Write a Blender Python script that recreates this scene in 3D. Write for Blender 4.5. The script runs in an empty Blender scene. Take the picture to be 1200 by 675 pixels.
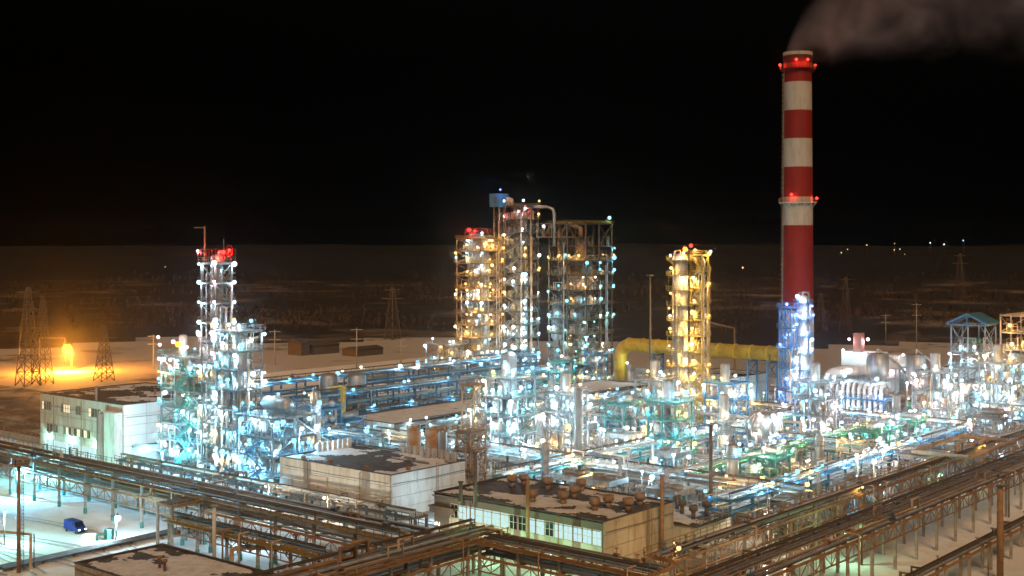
import bpy, math, random
from mathutils import Vector, noise

# ------------------------------------------------------------------ camera, sky, light
sc = bpy.context.scene
H, F, HZ = 55.0, 1463.0, 285.0           # camera height, focal length and horizon (photo is 1200 x 675)
CB, SB = 0.7635, 0.6457                  # plant grid: +X runs right and away, +Y runs left and away
cam = bpy.data.cameras.new('camera'); camo = bpy.data.objects.new('camera', cam)
sc.collection.objects.link(camo)
camo.location = (0, 0, H)
camo.rotation_euler = (math.radians(90), 0, -math.atan2(CB, SB))
cam.sensor_width = 36; cam.lens = F / 1200 * 36; cam.shift_y = -(337.5 - HZ) / 1200
cam.clip_start = 1; cam.clip_end = 30000
sc.camera = camo

SUN_AZ, SUN_EL = math.radians(250), math.radians(38)
w = bpy.data.worlds.new('World'); sc.world = w; w.use_nodes = True
nt = w.node_tree
sky = nt.nodes.new('ShaderNodeTexSky'); sky.sky_type = 'NISHITA'; sky.sun_disc = False
sky.sun_elevation = math.radians(-4); sky.sun_rotation = math.radians(200); sky.dust_density = 6; sky.air_density = 0.3; sky.ozone_density = 0
nt.links.new(sky.outputs[0], nt.nodes['Background'].inputs[0])
nt.nodes['Background'].inputs[1].default_value = 0.05
sl = bpy.data.lights.new('town_glow_sun', 'SUN'); sl.energy = 1.5; sl.angle = math.radians(25); sl.color = (1.0, 0.60, 0.31)
so = bpy.data.objects.new('town_glow_sun', sl); sc.collection.objects.link(so)
# the glow of the town behind the camera
sd = Vector((-0.50, -0.52, 0.62)).normalized()
so.rotation_euler = sd.to_track_quat('Z', 'Y').to_euler()
vs = sc.view_settings
vs.view_transform = 'Standard'; vs.look = 'None'; vs.exposure = 0.35; vs.gamma = 1
cy = sc.cycles
cy.use_denoising = True; cy.use_adaptive_sampling = True; cy.adaptive_threshold = 0.02; cy.max_bounces = 3; cy.diffuse_bounces = 1; cy.glossy_bounces = 1; cy.transmission_bounces = 2
cy.volume_bounces = 0; cy.sample_clamp_indirect = 2.0; cy.sample_clamp_direct = 0; cy.use_light_tree = True
cy.caustics_reflective = False; cy.caustics_refractive = False
cy.volume_step_rate = 4; cy.volume_max_steps = 64

R = random.Random(7)
COL = sc.collection

def W(px, py, z=0.0):
    """Photo pixel of a point at height z -> plant grid position."""
    d = (H - z) * F / (py - HZ); r = (px - 600) / F * d
    return (SB * r + CB * d, -CB * r + SB * d)

# ------------------------------------------------------------------ materials
M = {}
def mat(name, col, rough=0.7, metal=0.0, col2=None, scale=0.4, bump=0.0, thr=None, detail=5.0, streak=False):
    m = bpy.data.materials.new(name); m.use_nodes = True
    t = m.node_tree; b = t.nodes['Principled BSDF']
    b.inputs['Roughness'].default_value = rough; b.inputs['Metallic'].default_value = metal
    b.inputs['Base Color'].default_value = (*col, 1)
    if col2:
        g = t.nodes.new('ShaderNodeNewGeometry'); n = t.nodes.new('ShaderNodeTexNoise'); n.inputs['Scale'].default_value = scale
        n.inputs['Detail'].default_value = detail; n.inputs['Roughness'].default_value = 0.65
        if streak:
            mp = t.nodes.new('ShaderNodeMapping'); mp.inputs['Scale'].default_value = (1, 1, 0.22)
            t.links.new(g.outputs['Position'], mp.inputs[0]); t.links.new(mp.outputs[0], n.inputs['Vector'])
        else:
            t.links.new(g.outputs['Position'], n.inputs['Vector'])
        r = t.nodes.new('ShaderNodeValToRGB'); lo, hi = thr or (0.4, 0.66)
        r.color_ramp.elements[0].position = lo; r.color_ramp.elements[1].position = hi
        r.color_ramp.elements[0].color = (*col, 1); r.color_ramp.elements[1].color = (*col2, 1)
        t.links.new(n.outputs['Fac'], r.inputs[0]); t.links.new(r.outputs[0], b.inputs['Base Color'])
        if bump:
            bp = t.nodes.new('ShaderNodeBump'); bp.inputs['Strength'].default_value = bump; bp.inputs['Distance'].default_value = 0.3
            t.links.new(n.outputs['Fac'], bp.inputs['Height']); t.links.new(bp.outputs[0], b.inputs['Normal'])
    M[name] = m; return m
def emit(name, col, s):
    m = bpy.data.materials.new(name); m.use_nodes = True; t = m.node_tree
    t.nodes.clear(); o = t.nodes.new('ShaderNodeOutputMaterial'); e = t.nodes.new('ShaderNodeEmission')
    e.inputs[0].default_value = (*col, 1); e.inputs[1].default_value = s; t.links.new(e.outputs[0], o.inputs[0])
    m.cycles.emission_sampling = 'NONE'; M[name] = m; return m

mat('snow', (0.84, 0.85, 0.87), 0.8, 0, (0.56, 0.52, 0.47), 0.16, 0.7, (0.52, 0.80), 8)
mat('roof_snow', (0.76, 0.77, 0.80), 0.8, 0, (0.58, 0.56, 0.54), 0.5, 0.4)
mat('tar', (0.060, 0.052, 0.046), 0.85, 0, (0.13, 0.11, 0.095), 0.6, 0.3)
mat('paving', (0.20, 0.19, 0.18), 0.85, 0, (0.55, 0.55, 0.56), 0.12, 0.3, (0.48, 0.60))
mat('field', (0.005, 0.004, 0.003), 0.95, 0, (0.028, 0.021, 0.014), 0.0045, 0.3, (0.56, 0.72), 10)  # dark far woodland, taken nearer black so light's fall-off sits in the colour
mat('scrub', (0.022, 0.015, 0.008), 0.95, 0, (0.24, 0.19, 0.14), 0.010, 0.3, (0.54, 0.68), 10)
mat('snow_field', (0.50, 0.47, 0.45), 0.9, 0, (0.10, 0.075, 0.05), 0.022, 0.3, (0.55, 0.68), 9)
mat('road', (0.36, 0.34, 0.33), 0.8, 0, (0.62, 0.62, 0.64), 0.25, 0.3)
mat('asphalt', (0.06, 0.055, 0.05), 0.85, 0, (0.20, 0.19, 0.18), 0.2, 0.3)
mat('panel_white', (0.60, 0.60, 0.57), 0.8, 0, (0.30, 0.26, 0.20), 0.6, 0.15, (0.48, 0.78), 9, True)
mat('panel_green', (0.62, 0.64, 0.55), 0.8, 0, (0.28, 0.23, 0.15), 0.6, 0.15, (0.47, 0.76), 9, True)
mat('panel_tan', (0.52, 0.47, 0.41), 0.8, 0, (0.22, 0.18, 0.14), 0.6, 0.15, (0.45, 0.76), 9, True)
mat('joint', (0.16, 0.14, 0.12), 0.9)
mat('concrete', (0.42, 0.40, 0.37), 0.85, 0, (0.26, 0.24, 0.21), 0.7, 0.2)
mat('steel_grey', (0.30, 0.30, 0.30), 0.55, 0.2, (0.19, 0.17, 0.15), 0.8)
mat('steel_dark', (0.10, 0.09, 0.08), 0.6, 0.2, (0.16, 0.11, 0.07), 0.8)
mat('steel_blue', (0.05, 0.22, 0.42), 0.5, 0.1, (0.08, 0.16, 0.24), 0.8)
mat('steel_teal', (0.06, 0.34, 0.32), 0.5, 0.1, (0.10, 0.22, 0.2), 0.8)
mat('steel_green', (0.07, 0.32, 0.16), 0.5, 0.1, (0.08, 0.2, 0.12), 0.8)
mat('steel_yellow', (0.62, 0.44, 0.05), 0.5, 0.1, (0.42, 0.28, 0.05), 0.8)
mat('rail_yellow', (0.42, 0.30, 0.06), 0.6, 0.1, (0.28, 0.2, 0.07), 0.8)
mat('rust', (0.36, 0.22, 0.115), 0.8, 0.0, (0.22, 0.125, 0.06), 0.7, 0.1)
mat('rust_orange', (0.40, 0.18, 0.06), 0.75, 0.1, (0.50, 0.40, 0.30), 0.5, 0.1)
mat('pipe_brown', (0.26, 0.17, 0.10), 0.7, 0.0, (0.14, 0.09, 0.055), 0.35)
mat('pipe_tan', (0.55, 0.42, 0.29), 0.65, 0.0, (0.34, 0.23, 0.14), 0.3)
mat('insulation', (0.42, 0.42, 0.42), 0.45, 0.5, (0.27, 0.24, 0.21), 0.7, 0.1, None, 5, True)
mat('silver', (0.52, 0.52, 0.52), 0.42, 0.5, (0.34, 0.31, 0.28), 0.5, 0.1, None, 5, True)
mat('white_paint', (0.72, 0.71, 0.68), 0.6, 0, (0.55, 0.52, 0.47), 0.35, 0, (0.5, 0.85), 6, True)
mat('chimney_white', (0.46, 0.445, 0.40), 0.75, 0, (0.26, 0.235, 0.19), 0.5, 0.1, (0.46, 0.80), 9, True)
mat('chimney_red', (0.235, 0.009, 0.005), 0.7, 0, (0.11, 0.007, 0.005), 0.5, 0.1, (0.46, 0.80), 9, True)
mat('sooty_red', (0.12, 0.010, 0.007), 0.8, 0, (0.035, 0.015, 0.012), 0.4, 0.1, (0.42, 0.66), 8, True)
mat('soot', (0.08, 0.05, 0.045), 0.9)
mat('yellow_duct', (0.66, 0.45, 0.03), 0.6, 0.0, (0.34, 0.20, 0.04), 0.35, 0.15, (0.45, 0.72), 8)
mat('vent_rust', (0.27, 0.17, 0.11), 0.8, 0.1, (0.40, 0.29, 0.20), 1.2)
mat('van_blue', (0.02, 0.06, 0.42), 0.35, 0.1)
mat('glass_dark', (0.03, 0.035, 0.04), 0.12)
mat('rubber', (0.02, 0.02, 0.02), 0.85)
mat('bark', (0.15, 0.09, 0.042), 0.9, 0, (0.06, 0.04, 0.022), 0.012)
mat('ballast', (0.15, 0.13, 0.115), 0.9, 0, (0.42, 0.40, 0.39), 0.09, 0.2, (0.45, 0.6), 8)
mat('red_box', (0.45, 0.16, 0.12), 0.7, 0, (0.3, 0.2, 0.18), 0.5)
LC = {'cold': (0.50, 0.82, 1.0), 'cyan': (0.16, 0.66, 1.0), 'teal': (0.35, 1.0, 0.85), 'warm': (1.0, 0.60, 0.16), 'sodium': (1.0, 0.33, 0.03),
      'white': (1.0, 0.86, 0.64), 'blue': (0.28, 0.42, 1.0), 'pink': (1.0, 0.78, 0.86), 'red': (1.0, 0.04, 0.03), 'green': (0.45, 1.0, 0.55)}
for k, c in LC.items():
    emit('bulb_' + k, tuple(0.10 + 0.90 * v for v in c) if k not in ('red', 'sodium') else c, {'red': 3.6, 'sodium': 3.6, 'cold': 3.2, 'white': 3.2, 'pink': 3.2}.get(k, 1.9))
emit('window_lit', (0.62, 0.92, 0.95), 0.75)
emit('window_warm', (1.0, 0.8, 0.5), 1.2)
emit('headlight', (1, 0.97, 0.9), 8)

# ------------------------------------------------------------------ mesh building
class MB:
    def __init__(s): s.v = []; s.f = []; s.m = []; s.sm = []; s.k = 0; s.smooth = False
    def face(s, idx): s.f.append(idx); s.m.append(s.k); s.sm.append(s.smooth)
    def hexa(s, p):
        o = len(s.v); s.v += p; t = s.smooth; s.smooth = False
        for q in ((0, 3, 2, 1), (4, 5, 6, 7), (0, 1, 5, 4), (1, 2, 6, 5), (2, 3, 7, 6), (3, 0, 4, 7)): s.face([o + i for i in q])
        s.smooth = t; return s
    def box(s, x0, x1, y0, y1, z0, z1):
        return s.hexa([(x0, y0, z0), (x1, y0, z0), (x1, y1, z0), (x0, y1, z0), (x0, y0, z1), (x1, y0, z1), (x1, y1, z1), (x0, y1, z1)])
    def cbox(s, x, y, z, sx, sy, sz): return s.box(x - sx / 2, x + sx / 2, y - sy / 2, y + sy / 2, z, z + sz)
    def beam(s, p, q, a=0.2, b=None):
        p = Vector(p); q = Vector(q); d = (q - p)
        if d.length < 1e-5: return s
        d.normalize(); u = d.cross(Vector((0, 0, 1)))
        u = Vector((1, 0, 0)) if u.length < 1e-3 else u.normalized()
        n = u.cross(d); b = a if b is None else b; u = u * a / 2; n = n * b / 2
        return s.hexa([tuple(c) for c in (p - u - n, p + u - n, p + u + n, p - u + n, q - u - n, q + u - n, q + u + n, q - u + n)])
    def tube(s, pts, r, n=8, cap=True):
        pts = [Vector(p) for p in pts]; o = len(s.v); t = s.smooth
        ref = None
        for i, p in enumerate(pts):
            a = (p - pts[i - 1]).normalized() if i else None; b = (pts[i + 1] - p).normalized() if i < len(pts) - 1 else None
            d = (a + b).normalized() if a is not None and b is not None else (a if b is None else b)
            sc_ = 1.0
            if a is not None and b is not None: sc_ = 1 / max(0.5, d.dot(a))
            if ref is None: ref = Vector((0, 0, 1)) if abs(d.z) < 0.9 else Vector((1, 0, 0))
            u = d.cross(ref)
            if u.length < 1e-3: u = d.cross(Vector((0.3, 0.9, 0.2)))
            u.normalize(); v = d.cross(u); ref = -v if False else ref
            if i and b is not None:
                pass
            rr = r[i] if isinstance(r, (list, tuple)) else r
            for k in range(n):
                an = 2 * math.pi * k / n
                s.v.append(tuple(p + (u * math.cos(an) + v * math.sin(an)) * rr * (sc_ if False else 1)))
        s.smooth = True
        for i in range(len(pts) - 1):
            # match rings so that the quads do not twist
            A = [Vector(s.v[o + i * n + k]) for k in range(n)]; B = [Vector(s.v[o + (i + 1) * n + k]) for k in range(n)]
            best = min(((sum((A[k] - B[(k * sg + sh) % n]).length for k in range(n)), sh, sg) for sh in range(n) for sg in (1, -1)))
            sh, sg = best[1], best[2]
            if sh or sg < 0:
                nb = [tuple(B[(k * sg + sh) % n]) for k in range(n)]
                for k in range(n): s.v[o + (i + 1) * n + k] = nb[k]
            for k in range(n):
                k2 = (k + 1) % n
                s.face([o + i * n + k, o + i * n + k2, o + (i + 1) * n + k2, o + (i + 1) * n + k])
        s.smooth = False
        if cap:
            s.face([o + k for k in range(n)]); s.face([o + (len(pts) - 1) * n + k for k in range(n)])
        s.smooth = t; return s
    def lathe(s, prof, x=0, y=0, n=16, axis='z', cap=True):
        o = len(s.v); t = s.smooth; s.smooth = True
        for (r, z) in prof:
            for k in range(n):
                a = 2 * math.pi * k / n; c, e = r * math.cos(a), r * math.sin(a)
                s.v.append((x + c, y + e, z) if axis == 'z' else ((z, x + c, y + e) if axis == 'x' else (x + c, z, y + e)))
        for i in range(len(prof) - 1):
            for k in range(n):
                k2 = (k + 1) % n; s.face([o + i * n + k, o + i * n + k2, o + (i + 1) * n + k2, o + (i + 1) * n + k])
        s.smooth = False
        if cap:
            s.face([o + k for k in range(n)][::-1]); s.face([o + (len(prof) - 1) * n + k for k in range(n)])
        s.smooth = t; return s
    def rail(s, pts, h=1.1, step=1.8, closed=False, a=0.09):
        P = [Vector(p) for p in pts]
        if closed: P.append(P[0])
        for p, q in zip(P, P[1:]):
            L = (q - p).length
            if L < 0.05: continue
            n = max(1, round(L / step)); up = Vector((0, 0, h))
            for i in range(n): s.beam(p + (q - p) * i / n, p + (q - p) * i / n + up, a)
            s.beam(p + up, q + up, a); s.beam(p + up * 0.5, q + up * 0.5, a * 0.8)
        s.beam(P[-1], P[-1] + Vector((0, 0, h)), a)
        return s
    def ladder(s, x, y, z0, z1, dx=0.0, dy=0.3, cage=True):
        s.beam((x - dx, y - dy, z0), (x - dx, y - dy, z1), 0.08); s.beam((x + dx, y + dy, z0), (x + dx, y + dy, z1), 0.08)
        z = z0 + 0.4
        while z < z1: s.beam((x - dx, y - dy, z), (x + dx, y + dy, z), 0.06); z += 0.6
        return s
    def mesh(s, name, mats):
        me = bpy.data.meshes.new(name); me.from_pydata(s.v, [], s.f)
        for mm in (mats if isinstance(mats, (list, tuple)) else [mats]): me.materials.append(M[mm])
        me.polygons.foreach_set('material_index', s.m); me.polygons.foreach_set('use_smooth', s.sm)
        me.update(); return me
    def build(s, name, mats, parent=None, loc=None):
        return link(name, s.mesh(name, mats), parent, loc)

def link(name, me, parent=None, loc=None):
    o = bpy.data.objects.new(name, me); COL.objects.link(o)
    if parent is not None: o.parent = parent
    if loc: o.location = loc
    return o
def tag(o, label, cat, group=None):
    o['label'] = label; o['category'] = cat
    if group: o['group'] = group
    return o
def thing(name, label, cat, loc=(0, 0, 0), group=None):
    o = bpy.data.objects.new(name, None); COL.objects.link(o); o.location = loc
    return tag(o, label, cat, group)
def struct(o, kind='structure'): o['kind'] = kind; return o

# ------------------------------------------------------------------ lamps
LP = 0.25
LM = {}; LD = {}; LR = random.Random(21)
def lamp(parent, p, c='cold', power=1500, r=0.34, light=True, name='lamp'):
    r = round(r * LR.choice((0.75, 0.95, 1.1, 1.1, 1.45)), 2) if r < 1 else r; key = (c, r)
    if key not in LM:
        b = MB(); b.k = 0
        b.lathe([(r * 0.45, r * 0.88), (r * 0.4, r * 1.15), (0.06, r * 1.2)], n=8)
        b.box(-0.04, 0.04, -0.04, 0.04, r * 1.15, r * 1.7)
        b.k = 1; b.lathe([(max(0.01, r * math.sin(a)), -r * math.cos(a)) for a in (0, 0.5, 1.0, 1.57, 2.1, 2.65)], n=12)
        LM[key] = b.mesh('lamp', ['steel_dark', 'bulb_' + c])
    o = link(name, LM[key], parent, p)
    power *= LP
    if light:
        k2 = (c, round(power))
        if k2 not in LD:
            l = bpy.data.lights.new('lamp_light', 'POINT'); l.energy = power; l.color = LC[c]; l.shadow_soft_size = 0.0; LD[k2] = l
        lo = bpy.data.objects.new('lamp_light', LD[k2]); COL.objects.link(lo); lo.parent = o; lo.location = (0, 0, -r - 0.12)
    return o
def pick(s):
    """colour letter -> lamp colour"""
    return {'c': 'cold', 'y': 'cyan', 't': 'teal', 'w': 'warm', 's': 'sodium', 'h': 'white', 'b': 'blue', 'p': 'pink', 'r': 'red', 'g': 'green'}[s]

# ------------------------------------------------------------------ generators
def ring(b, r0, r1, z, a0, a1, n=16, th=0.14):
    for k in range(n):
        p = a0 + (a1 - a0) * k / n; q = a0 + (a1 - a0) * (k + 1) / n
        cp, sp, cq, sq = math.cos(p), math.sin(p), math.cos(q), math.sin(q)
        b.hexa([(r0 * cp, r0 * sp, z), (r1 * cp, r1 * sp, z), (r1 * cq, r1 * sq, z), (r0 * cq, r0 * sq, z),
                (r0 * cp, r0 * sp, z + th), (r1 * cp, r1 * sp, z + th), (r1 * cq, r1 * sq, z + th), (r0 * cq, r0 * sq, z + th)])
def shell(T, r, h, m='silver', skirt=2.5, z0=0.0, name='shell', x=0, y=0, swage=None):
    b = MB(); pr = [(r * 1.04, z0), (r * 1.0, z0 + skirt)]
    if swage:
        pr += [(r, swage[0]), (swage[1], swage[0] + 1.5)]
        rt = swage[1]
    else: rt = r
    for i in range(5):
        a = i / 4 * math.pi / 2; pr.append((max(0.05, rt * math.cos(a)), h - rt * 0.55 + rt * 0.55 * math.sin(a)))
    b.lathe(pr, x, y, n=20)
    z = z0 + skirt
    while z < h - 2:
        rr = (swage[1] if swage and z > swage[0] else r)
        if not (swage and swage[0] - 0.5 < z < swage[0] + 2): b.lathe([(rr, z), (rr + 0.09, z + 0.02), (rr + 0.09, z + 0.2), (rr, z + 0.22)], x, y, n=20, cap=False)
        z += 3.1
    return b.build(name, m, T)
CAMA = math.atan2(-SB, -CB)              # direction towards the viewer's side of the plant
def column(name, label, loc, r, h, plats, cols='c', power=1500, m='silver', steel='steel_grey', rails=None, group=None, swage=None, pw=1.5, nl=3, pipes=3, spread=1.0, lr=0.34, arc=1.25):
    T = thing(name, label, 'distillation column', (*loc, 0), group)
    shell(T, r, h, m, swage=swage)
    for i, z in enumerate(plats):
        rr = swage[1] if swage and z > swage[0] + 1 else r
        a0 = CAMA - math.pi * arc / 2 * 0.9 + R.uniform(-0.5, 0.5); a1 = a0 + math.pi * arc
        b = MB(); ring(b, rr + 0.03, rr + pw, z, a0, a1, 14)
        for k in range(0, 15, 2):
            a = a0 + (a1 - a0) * k / 14; c, s = math.cos(a), math.sin(a)
            b.beam((c * rr, s * rr, z - 1.1), (c * (rr + pw * 0.9), s * (rr + pw * 0.9), z), 0.09)
        D = b.build('platform', steel, T)
        b = MB(); q = [(math.cos(a0 + (a1 - a0) * k / 14) * (rr + pw), math.sin(a0 + (a1 - a0) * k / 14) * (rr + pw), z + 0.14) for k in range(15)]
        b.rail(q, 1.1, 1.2); b.build('railing', rails or steel, D)
        for k in range(nl):
            a = CAMA + (k - (nl - 1) / 2) * 1.0 * spread + R.uniform(-0.25, 0.25)
            cc = cols[R.randrange(len(cols))]
            lamp(T, (math.cos(a) * (rr + pw + 0.1), math.sin(a) * (rr + pw + 0.1), z + R.choice((2.2, 1.6, -0.7))), pick(cc), power * R.uniform(0.6, 1.2), lr)
        if i:
            a = a0 + 0.35 * (1 if i % 2 else 5); b = MB(); b.ladder(math.cos(a) * (rr + pw - 0.35), math.sin(a) * (rr + pw - 0.35), plats[i - 1] + 0.14, z + 1.1, 0.2, 0.2); b.build('ladder', rails or steel, T)
    for k in range(pipes):
        a = CAMA + R.uniform(-1.5, 1.5); pr = R.choice((0.16, 0.25, 0.4)); zt = h * R.uniform(0.55, 1.0); o = r + 0.3 + pr
        c, s = math.cos(a), math.sin(a); pts = [(c * o, s * o, 0.3), (c * o, s * o, zt)]
        if zt > h * 0.8 and not swage: pts += [(c * (o - 0.2) * 0.9, s * (o - 0.2) * 0.9, h + 0.7), (0, 0, h + 0.9), (0, 0, h - 0.3)]
        else: pts += [(c * (r - 0.2), s * (r - 0.2), zt + 0.2)]
        MB().tube(pts, pr, 8).build('riser_pipe', R.choice(('insulation', 'silver', 'steel_grey')), T)
    return T

def frame(T, x0, x1, y0, y1, zs, m='steel_grey', nx=2, ny=2, decks=None, rails=None, rail_zs=None, brace=True, colw=0.38, deckm=None, stair=None, hole=False):
    xs = [x0 + (x1 - x0) * i / (nx - 1) for i in range(nx)]; ys = [y0 + (y1 - y0) * i / (ny - 1) for i in range(ny)]
    zt = zs[-1]
    for x in xs:
        for y in ys:
            if nx > 2 and ny > 2 and x not in (x0, x1) and y not in (y0, y1): continue
            MB().cbox(x, y, 0, colw, colw, zt).build('column', m, T)
    for i, z in enumerate(zs):
        b = MB()
        for x in xs: b.box(x - 0.13, x + 0.13, y0 + colw / 2, y1 - colw / 2, z - 0.45, z - 0.05)
        for y in ys: b.box(x0 + colw / 2, x1 - colw / 2, y - 0.13, y + 0.13, z - 0.453, z - 0.053)
        B = b.build('beam_grid', m, T)
        if decks is None or i in decks:
            b = MB()
            if hole:
                hx, hy = (x1 - x0) * 0.26, (y1 - y0) * 0.26; cx, cy_ = (x0 + x1) / 2, (y0 + y1) / 2
                b.box(x0 - 0.6, cx - hx, y0 - 0.6, y1 + 0.6, z - 0.04, z + 0.06); b.box(cx + hx, x1 + 0.6, y0 - 0.6, y1 + 0.6, z - 0.04, z + 0.06)
                b.box(cx - hx, cx + hx, y0 - 0.6, cy_ - hy, z - 0.04, z + 0.06); b.box(cx - hx, cx + hx, cy_ + hy, y1 + 0.6, z - 0.04, z + 0.06)
            else: b.box(x0 - 0.6, x1 + 0.6, y0 - 0.6, y1 + 0.6, z - 0.04, z + 0.06)
            D = b.build('deck', deckm or m, T)
            b = MB(); b.rail([(x0 - 0.6, y0 - 0.6, z + 0.06), (x1 + 0.6, y0 - 0.6, z + 0.06), (x1 + 0.6, y1 + 0.6, z + 0.06), (x0 - 0.6, y1 + 0.6, z + 0.06)], 1.1, 1.6, True)
            b.build('railing', rails or m, D)
    if brace:
        zz = [0] + list(zs)
        for face in range(4):
            b = MB()
            for i, (za, zb) in enumerate(zip(zz, zz[1:])):
                if face in (0, 1):
                    y = y0 if face == 0 else y1; k = (i + face) % (nx - 1); a, c = xs[k], xs[k + 1]
                    if i % 2: a, c = c, a
                    b.beam((a, y, za), (c, y, zb - 0.4), 0.18)
                    if (zb - za) > 5: b.beam((c, y, za), (a, y, zb - 0.4), 0.18)
                else:
                    x = x0 if face == 2 else x1; k = (i + face) % (ny - 1); a, c = ys[k], ys[k + 1]
                    if i % 2: a, c = c, a
                    b.beam((x, a, za), (x, c, zb - 0.4), 0.18)
                    if (zb - za) > 5: b.beam((x, c, za), (x, a, zb - 0.4), 0.18)
            b.build('bracing', m, T)
    if zt > 8:
        b = MB(); A = [0.3] + list(zs)
        for _ in range(int(len(zs) * 5 + (x1 - x0) * (y1 - y0) * len(zs) / 22)):
            za = R.choice(A[:-1]); zb = za + R.uniform(1.2, 4.2); r = R.choice((0.07, 0.1, 0.14, 0.2)); t = R.random()
            x, y = (x0 + R.uniform(0.3, 1.6), R.uniform(y0 + .4, y1 - .4)) if R.random() < 0.5 else (R.uniform(x0 + .4, x1 - .4), y0 + R.uniform(0.3, 1.6))
            q = [(x, y, za), (x, y, min(zt, zb))]; L = R.uniform(1.5, 5)
            e = (min(max(x + R.choice((-L, L)), x0), x1), y) if R.random() < 0.5 else (x, min(max(y + R.choice((-L, L)), y0), y1))
            if abs(e[0] - x) + abs(e[1] - y) > 0.5: q.append((*e, min(zt, zb))); 
            if R.random() < 0.5 and len(q) == 3: q.append((*e, max(0.1, za)))
            b.tube(q, r, 5)
        for k in range(3):
            x, y = R.uniform(x0, x1), y0 - 0.3; 
            if k == 0: x, y = x0 - 0.3, R.uniform(y0, y1)
            b.tube([(x, y, 0.2), (x, y, zt * R.uniform(0.6, 0.98))], R.choice((0.12, 0.2, 0.3)), 6)
        struct(b.build('small_piping', R.choice(('insulation', 'silver', 'pipe_tan')), T), 'stuff')
    if stair:
        sx, sy, dx, dy, z0, z1 = stair
        b = MB(); z = z0; k = 0
        while z < z1 - 1:
            zn = min(z1, z + 3.0); a = (sx, sy) if k % 2 == 0 else (sx + dx, sy + dy); c = (sx + dx, sy + dy) if k % 2 == 0 else (sx, sy)
            ox, oy = (-dy * 0.12, dx * 0.12) if k % 2 else (0, 0)
            for e in (-0.45, 0.45):
                ux, uy = (e if dy else 0, e if dx else 0)
                b.beam((a[0] + ux + ox, a[1] + uy + oy, z), (c[0] + ux + ox, c[1] + uy + oy, zn), 0.1, 0.3)
                b.beam((a[0] + ux + ox, a[1] + uy + oy, z + 1), (c[0] + ux + ox, c[1] + uy + oy, zn + 1), 0.08)
            for j in range(8):
                t = (j + 0.5) / 8; b.cbox(a[0] + (c[0] - a[0]) * t + ox, a[1] + (c[1] - a[1]) * t + oy, z + (zn - z) * t, 0.3 if dx else 0.9, 0.9 if dx else 0.3, 0.05)
            b.cbox(c[0] + ox, c[1] + oy, zn - 0.05, 1.4, 1.4, 0.1)
            z = zn; k += 1
        b.build('stairway', rails or m, T)
def frame_lamps(T, x0, x1, y0, y1, zs, cols, power=1500, step=4.0, p=0.8, r=0.34, faces='ab'):
    for z in zs:
        if 'a' in faces:
            n = max(1, int((y1 - y0) / step))
            for i in range(n + 1):
                if R.random() < p: lamp(T, (x0 - 0.75, y0 + (y1 - y0) * i / n + R.uniform(-.5, .5), z + R.choice((2.3, 1.5, -0.9))), pick(R.choice(cols)), power * R.uniform(0.5, 1.2), r)
        if 'b' in faces:
            n = max(1, int((x1 - x0) / step))
            for i in range(n + 1):
                if R.random() < p: lamp(T, (x0 + (x1 - x0) * i / n + R.uniform(-.5, .5), y0 - 0.75, z + R.choice((2.3, 1.5, -0.9))), pick(R.choice(cols)), power * R.uniform(0.5, 1.2), r)

def drum(T, x, y, z, r, L, axis='x', m='silver', name='vessel', saddles=True, n=14):
    b = MB(); pr = []
    for i in range(4): a = math.pi / 2 * i / 3; pr.append((max(0.03, r * math.sin(a)), -L / 2 + r * 0.5 - r * 0.5 * math.cos(a)))
    pr += [(rr, -zz) for rr, zz in reversed(pr)]
    if axis == 'z':
        b.lathe([(rr, zz + z + L / 2) for rr, zz in pr], x, y, n)
    elif axis == 'x': b.lathe([(rr, zz + x) for rr, zz in pr], y, z, n, 'x')
    else: b.lathe([(rr, zz + y) for rr, zz in pr], x, z, n, 'y')
    o = b.build(name, m, T)
    return o
def exchanger(name, label, x, y, r, L, axis, m, group, z=1.6, cat='heat exchanger', lampc=None, power=1200):
    T = thing(name, label, cat, (x, y, 0), group)
    drum(T, 0, 0, z + r, r, L, axis, m, 'shell')
    for s in (-0.3, 0.3):
        b = MB()
        if axis == 'x': b.box(s * L - 0.25, s * L + 0.25, -r * 0.8, r * 0.8, 0, z + r * 0.4)
        else: b.box(-r * 0.8, r * 0.8, s * L - 0.25, s * L + 0.25, 0, z + r * 0.4)
        b.build('saddle', 'concrete', T)
    for s in (-0.42, 0.42):
        b = MB(); c = (s * L, 0) if axis == 'x' else (0, s * L)
        b.lathe([(r + 0.16, -0.12), (r + 0.16, 0.12)], n=14, axis=axis) if False else None
        b.tube([(c[0], c[1], z + r * 1.9), (c[0], c[1], z + r * 2 + 1.2), (c[0] + 1.4, c[1] + 0.6, z + 2 * r + 1.2)], 0.18, 8); b.build('nozzle', 'insulation', T)
    if lampc: lamp(T, (R.uniform(-1, 1), -r - 0.6, z + 2 * r + 1.6), lampc, power)
    return T
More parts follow.
